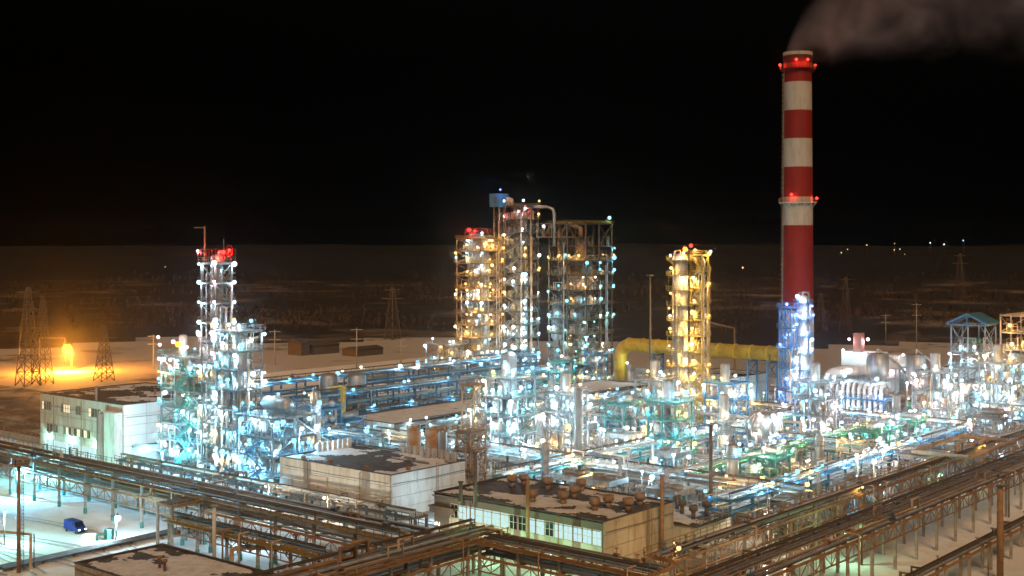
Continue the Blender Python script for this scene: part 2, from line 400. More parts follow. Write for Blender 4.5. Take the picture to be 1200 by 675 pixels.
def vdrum(name, label, x, y, r, h, m, group, lampc=None, power=1200, cat='vertical drum', legs=True):
    T = thing(name, label, cat, (x, y, 0), group)
    drum(T, 0, 0, 1.2, r, h - 1.2, 'z', m, 'shell')
    for k in range(4):
        a = k * math.pi / 2 + 0.6; MB().beam((math.cos(a) * r * 0.85, math.sin(a) * r * 0.85, 0), (math.cos(a) * r * 0.85, math.sin(a) * r * 0.85, 2.2), 0.2).build('leg', 'steel_grey', T)
    b = MB(); ring(b, r + 0.02, r + 0.9, h * 0.75, CAMA - 2, CAMA + 2, 10); b.rail([(math.cos(CAMA - 2 + k * 0.4) * (r + 0.9), math.sin(CAMA - 2 + k * 0.4) * (r + 0.9), h * 0.75 + 0.14) for k in range(11)], 1, 1)
    b.build('platform', 'steel_grey', T)
    MB().tube([(0, 0, h - 0.2), (0, 0, h + 0.8), (r + 0.6, 0.3, h + 0.8), (r + 0.6, 0.3, 0.5)], 0.16, 8).build('outlet_pipe', 'insulation', T)
    if lampc: lamp(T, (math.cos(CAMA + .5) * (r + 1), math.sin(CAMA + .5) * (r + 1), h * 0.75 + 2), lampc, power)
    return T

def rack(name, label, axis, a0, a1, c, width, z, m='rust', postm='concrete', pipes=10, levels=1, lz=2.2, bent=9.0, truss=False, walk=None, walkm='rail_yellow', pipem=('pipe_brown', 'pipe_tan', 'rust', 'insulation'), rmax=0.38,
         lampcols=None, lstep=8, power=1200, double=True, foot=None, group=None, cat='pipe rack', railm=None, lz_off=2.0, lr=0.3, seed=None):
    """axis 'x' or 'y'; runs from a0 to a1, centre line c across; z is the height of the top pipes' support."""
    rr = random.Random(seed if seed is not None else hash(name + label) % 1000 if False else int(abs(a0 * 7 + c * 3)))
    T = thing(name, label, cat, ((a0, c, 0) if axis == 'x' else (c, a0, 0)), group)
    L = a1 - a0
    V = (lambda u, v, zz: (u, v, zz)) if axis == 'x' else (lambda u, v, zz: (v, u, zz))
    hw = width / 2
    n = max(1, round(L / bent))
    zl = [z - i * lz for i in range(levels)]
    def bx(b, u0, u1, v0, v1, z0, z1):
        if axis == 'x': b.box(u0, u1, v0, v1, z0, z1)
        else: b.box(v0, v1, u0, u1, z0, z1)
    for i in range(n + 1):
        u = L * i / n
        for v in ((-hw + 0.3, hw - 0.3) if double else (0,)):
            b = MB(); bx(b, u - 0.22, u + 0.22, v - 0.22, v + 0.22, 0, z - 0.5); P = b.build('post', postm, T)
            if foot:
                b = MB(); bx(b, u - 0.27, u + 0.27, v - 0.27, v + 0.27, 0, 1.3); b.build('painted_base', foot, P)
        for zz in zl:
            b = MB(); bx(b, u - 0.15, u + 0.15, -hw, hw, zz - 0.499, zz - 0.02); b.build('crossbeam', m, T)
    for v in (-hw, hw):
        b = MB()
        for zz in zl: bx(b, 0, L, v - 0.11, v + 0.11, zz - 0.46, zz - 0.06)
        if truss:
            zb = zl[-1] - 2.3; bx(b, 0, L, v - 0.1, v + 0.1, zb - 0.2, zb)
            k = max(2, round(L / 2.6))
            for i in range(k):
                b.beam(V(L * i / k, v, zb if i % 2 else zl[-1] - 0.3), V(L * (i + 1) / k, v, zl[-1] - 0.3 if i % 2 else zb), 0.12)
                b.beam(V(L * i / k, v, zb), V(L * i / k, v, zl[-1] - 0.3), 0.1)
        b.build('side_truss' if truss else 'side_beam', m, T)
    for li, zz in enumerate(zl):
        v = -hw + 0.3; cnt = 0
        while v < hw - 0.3 and cnt < pipes:
            r = rr.uniform(0.12, rmax * 1.2) * (1 if rr.random() < 0.6 else 0.55); v += r
            if v > hw - 0.2: break
            e0, e1 = (0, L) if rr.random() < 0.75 else (L * rr.uniform(0, 0.3), L * rr.uniform(0.6, 1))
            pts = [V(e0, v, zz + r)]
            if rr.random() < 0.25 and e1 - e0 > 30:      # expansion loop
                u = e0 + (e1 - e0) * rr.uniform(0.3, 0.7); hh = rr.uniform(1.2, 2.2)
                pts += [V(u - 1.5, v, zz + r), V(u - 1.5, v, zz + r + hh), V(u + 1.5, v, zz + r + hh), V(u + 1.5, v, zz + r)]
            pts.append(V(e1, v, zz + r))
            MB().tube(pts, r, 8).build('pipe', rr.choice(pipem), T)
            v += r + rr.uniform(0.03, 0.22); cnt += 1
    if L > 20:      # cable tray, valves and drop pipes
        vt = -hw + 0.5 if rr.random() < 0.5 else hw - 0.6
        b = MB(); bx(b, 0.3, L - 0.3, vt - 0.35, vt + 0.35, z + 1.0, z + 1.08); bx(b, 0.3, L - 0.3, vt - 0.38, vt - 0.34, z + 1.08, z + 1.25); bx(b, 0.3, L - 0.3, vt + 0.34, vt + 0.38, z + 1.08, z + 1.25)
        for i in range(n + 1): bx(b, L * i / n - 0.06 + 0.1 * (1 if i == 0 else -1), L * i / n + 0.06 + 0.1 * (1 if i == 0 else -1), vt - 0.06, vt + 0.06, z, z + 1.0)
        b.build('cable_tray', 'steel_dark', T)
        for _ in range(int(L / 7)):
            u, v = rr.uniform(2, L - 2), rr.uniform(-hw + 0.5, hw - 0.5); r = rr.uniform(0.2, 0.4)
            b = MB(); b.tube([V(u - r * 1.6, v, z + 0.5), V(u + r * 1.6, v, z + 0.5)], r * 1.15, 8); b.tube([V(u, v, z + 0.5), V(u, v, z + 1.5)], 0.08, 5); b.lathe([(r * 1.1, z + 1.5), (r * 1.1, z + 1.58)], V(u, v, 0)[0], V(u, v, 0)[1], 10); b.build('valve', rr.choice(('steel_dark', 'rust', 'steel_blue', 'rust_orange')), T)
        for _ in range(int(L / 14)):
            u, s_ = rr.uniform(2, L - 2), rr.choice((-1, 1)); r = rr.uniform(0.1, 0.22)
            MB().tube([V(u, s_ * (hw - 1.2), z + 0.9), V(u, s_ * (hw + 0.55 + (1.2 if walk and s_ in walk else 0)), z + 0.9), V(u, s_ * (hw + 0.55 + (1.2 if walk and s_ in walk else 0)), rr.choice((0.2, 0.2, z - 4)))], r, 7).build('drop_pipe', rr.choice(pipem), T)
    if walk:
        for side in walk:
            v0 = (hw + 0.15) * side; v1 = v0 + 1.1 * side; zz = zl[0] - 0.2
            b = MB(); bx(b, 0, L, min(v0, v1), max(v0, v1), zz - 0.12, zz); D = b.build('walkway', walkm, T)
            b = MB(); b.rail([V(0, v1, zz), V(L, v1, zz)], 1.1, 2.0); b.build('railing', railm or walkm, D)
    if lampcols:
        k = max(1, int(L / lstep))
        for i in range(k + 1):
            lamp(T, V(L * i / k + rr.uniform(-1, 1), rr.choice((-hw - 0.4, -hw - 0.4, hw + 0.4)), z + rr.uniform(lz_off * 0.4, lz_off)), pick(rr.choice(lampcols)), power * rr.uniform(0.6, 1.2), lr)
    return T

def snow_patches(T, x0, x1, y0, y1, z, thr=0.0, cell=0.7, seed=0, name='snow_patch', m='roof_snow', sc_=0.13):
    nx, ny = int((x1 - x0) / cell), int((y1 - y0) / cell); b = MB(); idx = {}
    def h(i, j): return noise.fractal(Vector(((x0 + i * cell) * sc_, (y0 + j * cell) * sc_ * 0.6, seed * 3.1)), 0.7, 2.1, 6) - thr
    def vtx(i, j):
        if (i, j) not in idx:
            idx[i, j] = len(b.v); v = h(i, j); e = R.uniform(-0.2, 0.2)
            b.v.append((x0 + (i + e) * cell, y0 + (j + e) * cell, z + min(0.16, max(0.0, v * 0.9)) + 0.01))
        return idx[i, j]
    b.smooth = True
    for i in range(nx):
        for j in range(ny):
            if h(i, j) + h(i + 1, j) + h(i, j + 1) + h(i + 1, j + 1) > 0: b.face([vtx(i, j), vtx(i + 1, j), vtx(i + 1, j + 1), vtx(i, j + 1)])
    o = b.build(name, m, T); o['kind'] = 'stuff'; return o

def panels(T, axis, c, a0, a1, z0, z1, pw, ph, m, out, skip=()):
    """separate wall panels on the face at coordinate c; out is the outward sign"""
    n = max(1, round((a1 - a0) / pw)); k = max(1, round((z1 - z0) / ph)); g = 0.04
    for i in range(n):
        for j in range(k):
            u0, u1 = a0 + (a1 - a0) * i / n + g, a0 + (a1 - a0) * (i + 1) / n - g; w0, w1 = z0 + (z1 - z0) * j / k + g, z0 + (z1 - z0) * (j + 1) / k - g
            if any(not (u1 < s[0] + .01 or u0 > s[1] - .01 or w1 < s[2] + .01 or w0 > s[3] - .01) for s in skip): continue
            t = 0.12 + R.uniform(0, 0.035); b = MB(); lo, hi = (c - t, c) if out < 0 else (c, c + t)
            if axis == 'y': b.box(lo, hi, u0, u1, w0, w1)
            else: b.box(u0, u1, lo, hi, w0, w1)
            b.build('wall_panel', m, T)
def building(name, label, x0, x1, y0, y1, h, mL='panel_white', mR='panel_white', pw=6, ph=1.5, thr=0.0, seed=1, skipL=(), skipR=(), sm=0.6, roofm='tar', cat='building'):
    T = thing(name, label, cat, ((x0 + x1) / 2, (y0 + y1) / 2, 0)); ox, oy = (x0 + x1) / 2, (y0 + y1) / 2
    a, c, d, e = x0 - ox, x1 - ox, y0 - oy, y1 - oy
    MB().box(a, c, d, e, 0, h - 0.35).build('core_wall', 'joint', T)
    panels(T, 'y', a, d, e, 0, h, pw, ph, mL, -1, skipL); panels(T, 'x', d, a, c, 0, h, pw, ph, mR, -1, skipR)
    panels(T, 'y', c, d, e, 0, h, pw * 2, h, mL, 1); panels(T, 'x', e, a, c, 0, h, pw * 2, h, mR, 1)
    Rf = MB().box(a + 0.02, c - 0.02, d + 0.02, e - 0.02, h - 0.346, h - 0.25).build('roof', roofm, T)
    for q in ((a - 0.2, a + 0.25, d - 0.2, e + 0.2), (c - 0.25, c + 0.2, d - 0.2, e + 0.2), (a + 0.252, c - 0.252, d - 0.2, d + 0.25), (a + 0.252, c - 0.252, e - 0.25, e + 0.2)):
        MB().box(*q, h + 0.003, h + 0.14).build('coping', 'tar', Rf)
    for k in range(max(1, int((e - d) / 13))):
        y = d + (e - d) * (k + 0.5) / max(1, int((e - d) / 13)) + R.uniform(-1, 1); MB().tube([(a - 0.3, y, 0.2), (a - 0.3, y, h - 0.5), (a + 0.1, y, h - 0.1)], 0.1, 6).build('downpipe', 'rust', T)
    MB().tube([(a - 0.26, d + 0.4, h * 0.82), (a - 0.26, (d + e) / 2, h * 0.80), (a - 0.26, e - 0.4, h * 0.82)], 0.05, 5).build('cable', 'steel_dark', T)
    MB().tube([(a + 0.4, d - 0.26, h * 0.80), ((a + c) / 2, d - 0.26, h * 0.78), (c - 0.4, d - 0.26, h * 0.80)], 0.05, 5).build('cable', 'steel_dark', T)
    b = MB(); b.ladder((a + c) / 2 + 2, d - 0.45, 0.3, h + 1, 0.3, 0); b.build('wall_ladder', 'rust', T)
    snow_patches(Rf, a + 0.4, c - 0.4, d + 0.4, e - 0.4, h - 0.25, thr, 0.42, seed)
    return T
def window_strip(T, axis, c, a0, a1, z0, z1, n, rows=1, lit='window_lit', frame_m='steel_grey', depth=0.05):
    """frames and panes of a band of windows standing in the plane c"""
    for i in range(n):
        u0, u1 = a0 + (a1 - a0) * i / n + 0.08, a0 + (a1 - a0) * (i + 1) / n - 0.08
        def bx(b, p0, p1, w0, w1, t0, t1):
            if axis == 'y': b.box(c - t1, c - t0, p0, p1, w0, w1)
            else: b.box(p0, p1, c - t1, c - t0, w0, w1)
        b = MB(); e = 0.09
        bx(b, u0, u1, z0, z0 + e, 0, 0.1); bx(b, u0, u1, z1 - e, z1, 0, 0.1); bx(b, u0, u0 + e, z0 + e, z1 - e, 0, 0.1); bx(b, u1 - e, u1, z0 + e, z1 - e, 0, 0.1)
        for k in range(1, rows): zz = z0 + (z1 - z0) * k / rows; bx(b, u0 + e, u1 - e, zz - 0.04, zz + 0.04, 0.002, 0.09)
        bx(b, (u0 + u1) / 2 - 0.04, (u0 + u1) / 2 + 0.04, z0 + e, z1 - e, 0.004, 0.095)
        Wd = b.build('window', frame_m, T)
        b = MB(); bx(b, u0 + e, u1 - e, z0 + e, z1 - e, 0.01, 0.035); b.build('pane', lit if isinstance(lit, str) else R.choice(lit), Wd)

# ------------------------------------------------------------------ terrain
def terrain():
    b = MB(); b.smooth = True; rs = [0, 60, 120, 180, 240, 300, 360, 420, 480, 520, 550, 580, 610, 640, 670, 700, 730, 760, 790, 820, 860, 900]
    while rs[-1] < 12000: rs.append(rs[-1] * 1.09)
    n = 360
    for r in rs:
        for k in range(n):
            a = 2 * math.pi * k / n; x, y = r * math.cos(a), r * math.sin(a); z = 0
            if r > 900:
                t = min(1, (r - 900) / 4000); z = t * t * (26 + 55 * noise.fractal(Vector((x / 2600, y / 2600, 4)), 1, 2, 4)) + min(1, (r - 900) / 800) * 4 * noise.noise(Vector((x / 300, y / 300, 1)))
            b.v.append((x, y, z))
    for i in range(len(rs) - 1):
        for k in range(n):
            a = 2 * math.pi * k / n; nn = noise.noise(Vector((k * 0.12, rs[i] / 400, 3))); b.k = 0 if rs[i] < 700 + 130 * nn else (2 if rs[i] < 1750 + 500 * nn else 1)  # outermost band also paints the fade of light with distance
            k2 = (k + 1) % n; b.face([i * n + k, (i + 1) * n + k, (i + 1) * n + k2, i * n + k2])
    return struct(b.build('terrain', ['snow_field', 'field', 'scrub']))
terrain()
def sheet(name, x0, x1, y0, y1, z, m, kind='structure'):
    b = MB(); b.v = [(x0, y0, z), (x1, y0, z), (x1, y1, z), (x0, y1, z)]; b.face([0, 1, 2, 3]); return struct(b.build(name, m), kind)
def yard():
    b = MB(); b.smooth = True; nx, ny = 240, 200; x0, x1, y0, y1 = -40, 440, 20, 420
    for i in range(nx + 1):
        for j in range(ny + 1):
            x, y = x0 + (x1 - x0) * i / nx, y0 + (y1 - y0) * j / ny
            b.v.append((x, y, 0.05 + 0.12 * noise.noise(Vector((x / 9, y / 9, 2))) + 0.1 + (max(0, 0.9 * noise.noise(Vector((x / 5, y / 5, 6)))) if y < 98 and x > 150 else 0)))
    for i in range(nx):
        for j in range(ny): q = i * (ny + 1) + j; b.face([q, q + ny + 1, q + ny + 2, q + 1])
    return struct(b.build('snow_ground', 'snow'))
yard()
sheet('process_paving', 168, 330, 108, 262, 0.30, 'paving')
sheet('heater_paving', 330.5, 430, 100, 235, 0.30, 'paving')
sheet('reactor_paving', 340, 440, 280, 380, 0.30, 'paving')
sheet('service_road', 146, 166, 60, 400, 0.29, 'road')
mat('packed_snow', (0.50, 0.50, 0.50), 0.6, 0, (0.36, 0.35, 0.33), 0.8, 0.4)
def tracks():
    rnd = random.Random(4)
    for k in range(5):
        b = MB(); ph = rnd.uniform(0, 6); x0 = 98 + k * 6.5; pts = [(x0 + 5 * math.sin(i * 0.11 + ph) + i * 0.25 * (k % 3 - 1), 193 + i * 2.2) for i in range(48)]
        for s in (-0.85, 0.85):
            o = len(b.v)
            for i, (x, y) in enumerate(pts):
                for e in (-0.22, 0.22): b.v.append((x + s + e, y, 0.29 + 0.004 * k))
            for i in range(len(pts) - 1): b.face([o + 2 * i, o + 2 * i + 1, o + 2 * i + 3, o + 2 * i + 2])
        struct(b.build('tyre_track', 'packed_snow'))
tracks()
# ------------------------------------------------------------------ chimney
def chimney():
    X, Y = 357, 184.5; T = thing('chimney', 'tall tapering red and white banded smokestack with red warning lamps', 'chimney', (X, Y, 0))
    hz = lambda py: H + (HZ - py) / F * 392
    zt = hz(66); rad = lambda z: 5.1 - 0.85 * z / zt
    bands = [(0, hz(363), 'chimney_white'), (hz(363), hz(264), 'chimney_red'), (hz(264), hz(231), 'chimney_white'), (hz(231), hz(196), 'chimney_red'), (hz(196), hz(163), 'chimney_white'),
             (hz(163), hz(130), 'chimney_red'), (hz(130), hz(97), 'chimney_white'), (hz(97), hz(74), 'chimney_red')]
    for z0, z1, m in bands: MB().lathe([(rad(z0), z0), (rad(z1), z1)], n=40, cap=False).build('painted_band', m, T)
    r = rad(zt); b = MB(); b.lathe([(rad(hz(74)), hz(74)), (r + 0.25, hz(74) + 0.2), (r + 0.3, zt), (r - 0.7, zt), (r - 0.8, zt - 6), (0.05, zt - 6)], n=40, cap=False); b.build('crown', 'sooty_red', T)
    MB().lathe([(r + 0.32, zt + 0.01), (r + 0.32, zt + 1.1), (r - 0.3, zt + 1.1), (r - 0.3, zt + 0.01)], n=40, cap=False).build('rim', 'concrete', T)
    for py in (82, 238):
        z = hz(py); rr = rad(z); b = MB(); ring(b, rr + 0.02, rr + 1.2, z, 0, 2 * math.pi, 28, 0.2)
        for k in range(14): a = k * math.pi / 7; b.beam((rr * math.cos(a), rr * math.sin(a), z - 1.4), ((rr + 1.1) * math.cos(a), (rr + 1.1) * math.sin(a), z), 0.14)
        D = b.build('gallery', 'chimney_red' if py < 100 else 'white_paint', T)
        b = MB(); b.rail([((rr + 1.2) * math.cos(k * math.pi / 14), (rr + 1.2) * math.sin(k * math.pi / 14), z + 0.2) for k in range(28)], 1.2, 1.1, True); b.build('railing', 'rust', D)
        for a in ((-1.6, -0.35, 0.3, 1.55) if py < 100 else (-1.5, -1.15, 0.55)):
            lamp(T, ((rr + 1.3) * math.cos(CAMA - a), (rr + 1.3) * math.sin(CAMA - a), z + 1.5 + (1.0 if abs(a) < 1 else 0)), 'red', 900, 0.4, name='warning_lamp')
    b = MB(); a = CAMA - 1.35
    for zA, zB in ((6, hz(85)),):
        N = 60
        for s in (-0.35, 0.35):
            b.tube([((rad(zA) + 0.5) * math.cos(a) + s * math.sin(a), (rad(zA) + 0.5) * math.sin(a) - s * math.cos(a), zA), ((rad(zB) + 0.5) * math.cos(a) + s * math.sin(a), (rad(zB) + 0.5) * math.sin(a) - s * math.cos(a), zB)], 0.12, 4)
        z = zA
        while z < zB:
            q = rad(z); b.beam((math.cos(a) * (q + .5) - .35 * math.sin(a), math.sin(a) * (q + .5) + .35 * math.cos(a), z), (math.cos(a) * (q + .5) + .35 * math.sin(a), math.sin(a) * (q + .5) - .35 * math.cos(a), z), 0.06)
            if int(z / 0.8) % 2 == 0:
                b.beam((math.cos(a) * (q + .5) - .4 * math.sin(a), math.sin(a) * (q + .5) + .4 * math.cos(a), z), (math.cos(a) * (q + 1.2), math.sin(a) * (q + 1.2), z), 0.14)
                b.beam((math.cos(a) * (q + .5) + .4 * math.sin(a), math.sin(a) * (q + .5) - .4 * math.cos(a), z), (math.cos(a) * (q + 1.2), math.sin(a) * (q + 1.2), z), 0.14)
            z += 0.8
    b.build('caged_ladder', 'steel_grey', T)
    return X, Y, zt
CHX, CHY, CHZ = chimney()

def smoke():
    Rt = Vector((SB, -CB, 0)); Fw = Vector((CB, SB, 0))
    m = bpy.data.materials.new('smoke'); m.use_nodes = True; t = m.node_tree; t.nodes.clear(); M['smoke'] = m
    N = t.nodes.new; L = t.links.new; g = N('ShaderNodeTexCoord')
    def val(x, sock):
        if isinstance(x, (int, float)): sock.default_value = x
        else: L(x, sock)
    def ma(op, a, b=0.0, c=None):
        n = N('ShaderNodeMath'); n.operation = op; val(a, n.inputs[0]); val(b, n.inputs[1])
        if c is not None: val(c, n.inputs[2])
        return n.outputs[0]
    def dot(v):
        n = N('ShaderNodeVectorMath'); n.operation = 'DOT_PRODUCT'; L(g.outputs['Object'], n.inputs[0]); n.inputs[1].default_value = v; return n.outputs['Value']
    nz = N('ShaderNodeTexNoise'); nz.inputs['Scale'].default_value = 0.075; nz.inputs['Detail'].default_value = 5; nz.inputs['Distortion'].default_value = 0.8
    L(g.outputs['Object'], nz.inputs['Vector']); no = nz.outputs['Fac']
    wob = ma('MULTIPLY', ma('SUBTRACT', no, 0.5), 24)
    u = dot(Rt); f = dot(Fw); z = dot((0, 0, 1))
    uc = ma('MAXIMUM', ma('ADD', u, 4.5), 0.01); q = ma('POWER', ma('DIVIDE', uc, 110), 0.45)
    zc = ma('MULTIPLY_ADD', q, 54, -10.0); rad = ma('MULTIPLY_ADD', ma('POWER', ma('DIVIDE', uc, 110), 0.7), 36, 3.4)
    dz = ma('SUBTRACT', ma('ADD', z, ma('MULTIPLY', wob, ma('MINIMUM', ma('MULTIPLY', q, 1.4), 1))), zc); df = ma('SUBTRACT', f, ma('MULTIPLY', q, 12))
    dist = ma('DIVIDE', ma('SQRT', ma('ADD', ma('MULTIPLY', dz, dz), ma('MULTIPLY', df, df))), rad)
    mr = N('ShaderNodeMapRange'); mr.interpolation_type = 'SMOOTHSTEP'; L(dist, mr.inputs[0]); mr.inputs[1].default_value = 1.15; mr.inputs[2].default_value = 0.1; mr.inputs[3].default_value = 0; mr.inputs[4].default_value = 1
    pw = ma('POWER', ma('MULTIPLY', no, 1.8), 4.5)
    fade = ma('DIVIDE', 1.3, ma('MULTIPLY_ADD', uc, 0.095, 1.0))
    lo = N('ShaderNodeMapRange'); L(u, lo.inputs[0]); lo.inputs[1].default_value = -5; lo.inputs[2].default_value = -2
    d = ma('MULTIPLY', ma('MULTIPLY', ma('MULTIPLY', mr.outputs[0], pw), ma('MULTIPLY', fade, lo.outputs[0])), SMOKE)
    out = N('ShaderNodeOutputMaterial'); pv = N('ShaderNodeVolumePrincipled')
    L(d, pv.inputs['Density']); L(pv.outputs[0], out.inputs['Volume'])
    pv.inputs['Color'].default_value = (0.86, 0.78, 0.95, 1)
    b = MB(); c = [(-9, -22, 1.3), (-9, 22, 1.3), (-9, 22, 60), (-9, -22, 60)]
    P = lambda a, e, h: tuple(Rt * a + Fw * e + Vector((0, 0, h)))
    b.hexa([P(-8, -14, 1.3), P(120, -38, -28), P(120, 60, -28), P(-8, 20, 1.3), P(-8, -14, 40), P(120, -38, 80), P(120, 60, 80), P(-8, 20, 40)])
    struct(b.build('smoke', 'smoke', None, (CHX, CHY, CHZ)), 'stuff')
SMOKE = 0.12
smoke()

# ------------------------------------------------------------------ buildings
def building_front():
    T = building('workshop_building', 'low pale green hall with lit window band and rows of rusty roof vents', 167, 188, 121.5, 160, 9, 'panel_green', 'panel_tan', 6.4, 2.1, 0.06, 3,
                 skipL=[(-19, 15.5, 2.4, 7.7)])
    window_strip(T, 'y', -10.5, -19, 15.2, 4.9, 7.5, 17, 2, ('window_lit', 'window_lit', 'window_lit', 'glass_dark'), 'white_paint')
    MB().box(-10.62, -10.5, -19, 15.4, 2.2, 4.85).build('wall_panel', 'panel_green', T)
    b = MB(); b.box(-11.8, -10.5, 13.2, 19.6, 6.5, 6.8); b.box(-11.7, -11.5, 13.4, 19.4, 5.6, 6.5); b.build('canopy', 'steel_dark', T)
    MB().tube([(-10.9, 10, 4.6), (-10.9, 10, 8.5), (-10.9, 19.4, 8.5)], 0.12, 6).build('drain_pipe', 'steel_dark', T)
    for (px, py) in [(600, 572), (614, 570), (624, 590), (642, 575), (660, 592), (673, 585), (697, 600), (713, 596), (736, 600), (750, 594), (681, 577), (648, 569)]:
        x, y = W(px, py, 8.6)
        if not (168 < x < 187.5 and 122 < y < 159.5): continue
        V = thing('roof_vent', 'squat rusty mushroom-shaped vent on the roof of the green hall', 'roof vent', (x, y, 8.76), 'rusty vents on the green hall roof')
        MB().lathe([(0.55, 0), (0.55, 1.1)], n=12).build('neck', 'vent_rust', V)
        MB().lathe([(0.56, 0.9), (0.9, 1.25), (0.98, 1.3), (0.98, 2.25), (0.6, 2.3), (0.55, 1.7), (0.03, 1.7)], n=14, cap=False).build('hood', 'vent_rust', V)
    T2 = thing('snowy_lean_to', 'small snow-covered flat roof with dark vents behind the green hall', 'building', (196, 130, 0))
    MB().box(-6, 6, -12, 6, 0, 4.6).build('wall', 'panel_green', T2)
    Rf = MB().box(-6.3, 6.3, -12.3, 6.3, 4.61, 4.85).build('roof', 'tar', T2); snow_patches(Rf, -6, 6, -12, 6, 4.86, -0.5, 0.8, 4)
    b = MB(); b.rail([(-6.2, -12.2, 4.86), (6.2, -12.2, 4.86)], 1.0, 1.2); b.build('railing', 'steel_grey', T2)
    for i, (x, y) in enumerate([(-3, -3), (0.5, -5), (-2, -9), (2.5, -9), (3.5, -2)]):
        V = thing('roof_vent', 'dark cup-shaped vent on the small snowy roof', 'roof vent', (196 + x, 130 + y, 4.9), 'dark vents on the small snowy roof')
        MB().lathe([(0.4, 0), (0.4, 1.5)], n=10).build('neck', 'steel_dark', V)
        MB().lathe([(0.4, 1.4), (0.85, 1.7), (0.85, 2.6), (0.5, 2.6), (0.4, 2.0), (0.03, 2.0)], n=12, cap=False).build('hood', 'steel_dark', V)
building_front()
def road_lamps():  # the two before the panel hall are added to brighten its walls
    for i, (x, y, c, p) in enumerate([(160, 127, 'green', 3500), (161, 140, 'green', 3500), (161, 153, 'white', 3500), (163, 185, 'white', 5200), (163, 203, 'white', 5200), (180, 170, 'cold', 4200), (176, 113, 'warm', 1600), (205, 112, 'white', 3000), (172, 94, 'white', 2500), (200, 94, 'green', 2500)]):
        T = thing('street_lamp', 'street lamp ' + ['before the tan corner of the green hall', 'before the middle windows of the green hall', 'before the canopy of the green hall', 'added to light the near corner of the pale panel hall', 'added to light the far end of the pale panel hall', 'in the lane between the green hall and the panel hall', 'beside the tan end wall of the green hall', 'beside the small snowy lean-to', 'between the two brown bridges, nearer the green hall', 'between the two brown bridges, nearer the lean-to'][i], 'street lamp', (x, y, 0))
        MB().lathe([(0.14, 0), (0.1, 5.6)], n=8).build('post', 'steel_grey', T); MB().beam((0, 0, 5.5), (-0.9, 0, 5.9), 0.1).build('arm', 'steel_grey', T); lamp(T, (-0.9, 0, 5.4), c, p * 1.7, 0.22)
road_lamps()

def building_mid():
    T = building('store_building', 'windowless pale panel hall with dark roof and large snow patch', 173.3, 195, 178, 212, 9, 'panel_white', 'panel_white', 6.5, 2.2, 0.02, 8)
    b = MB(); b.box(-11.35, -11.1, 1.5, 7.5, 3.0, 6.4); b.build('blocked_opening', 'panel_tan', T)
    b = MB(); b.box(-12.6, -10.97, 8, 13, 0, 2.6); b.build('annex', 'concrete', T)
    for k in range(9):
        MB().cbox(9.6, -13 + k * 1.9 - 2, 8.9, 0.5, 1.1, 2.0).build('parapet_block', 'panel_tan', T)
    MB().box(8.8, 10.4, -17, 3, 8.75, 8.89).build('parapet_base', 'concrete', T)
    for k in range(7): MB().cbox(-1 + k * 1.5, 15.8, 8.9, 0.9, 0.5, 2.0).build('parapet_block', 'white_paint', T)
    MB().tube([(3, -14, 9.2), (3, -8, 9.2), (5, -8, 9.2), (5, -5, 9.2)], 0.25, 8).build('roof_pipe', 'rust', T)
    for (dx, dy) in ((-9, -8), (-9, 3), (-9.5, 11), (-4, -15)): MB().cbox(dx, dy, 8.75, 0.7, 0.7, 0.9).build('roof_box', 'rust', T)
    for i, (x, y, r, h, m) in enumerate([(204.5, 196, 2.1, 12.5, 'rust_orange'), (204.5, 202.5, 1.6, 12, 'rust_orange'), (202, 191, 1.0, 13, 'insulation')]):
        D = thing('storage_tank', ['broad rust-stained upright tank behind the pale panel hall', 'narrow orange rusty tank behind the pale panel hall', 'slim grey upright tank behind the pale panel hall'][i], 'tank', (x, y, 0))
        MB().lathe([(r, 0), (r, h), (r * 0.9, h + 0.4), (0.05, h + 0.9)], n=18).build('shell', m, D)
        b = MB(); b.rail([(math.cos(k * .7) * r, math.sin(k * .7) * r, h + 0.1) for k in range(9)], 1, 1.5, True); b.build('railing', 'rust', D)
    # dark stair flight at the rear corner
    S = thing('steel_staircase', 'rust-brown steel stair flight beside the rear corner of the panel hall', 'staircase', (200, 181, 0))
    frame(S, 0, 5, 0, 4, [5, 10, 14], 'rust', stair=(-0.6, 0.5, 5.5, 0, 0, 14), brace=True)
building_mid()

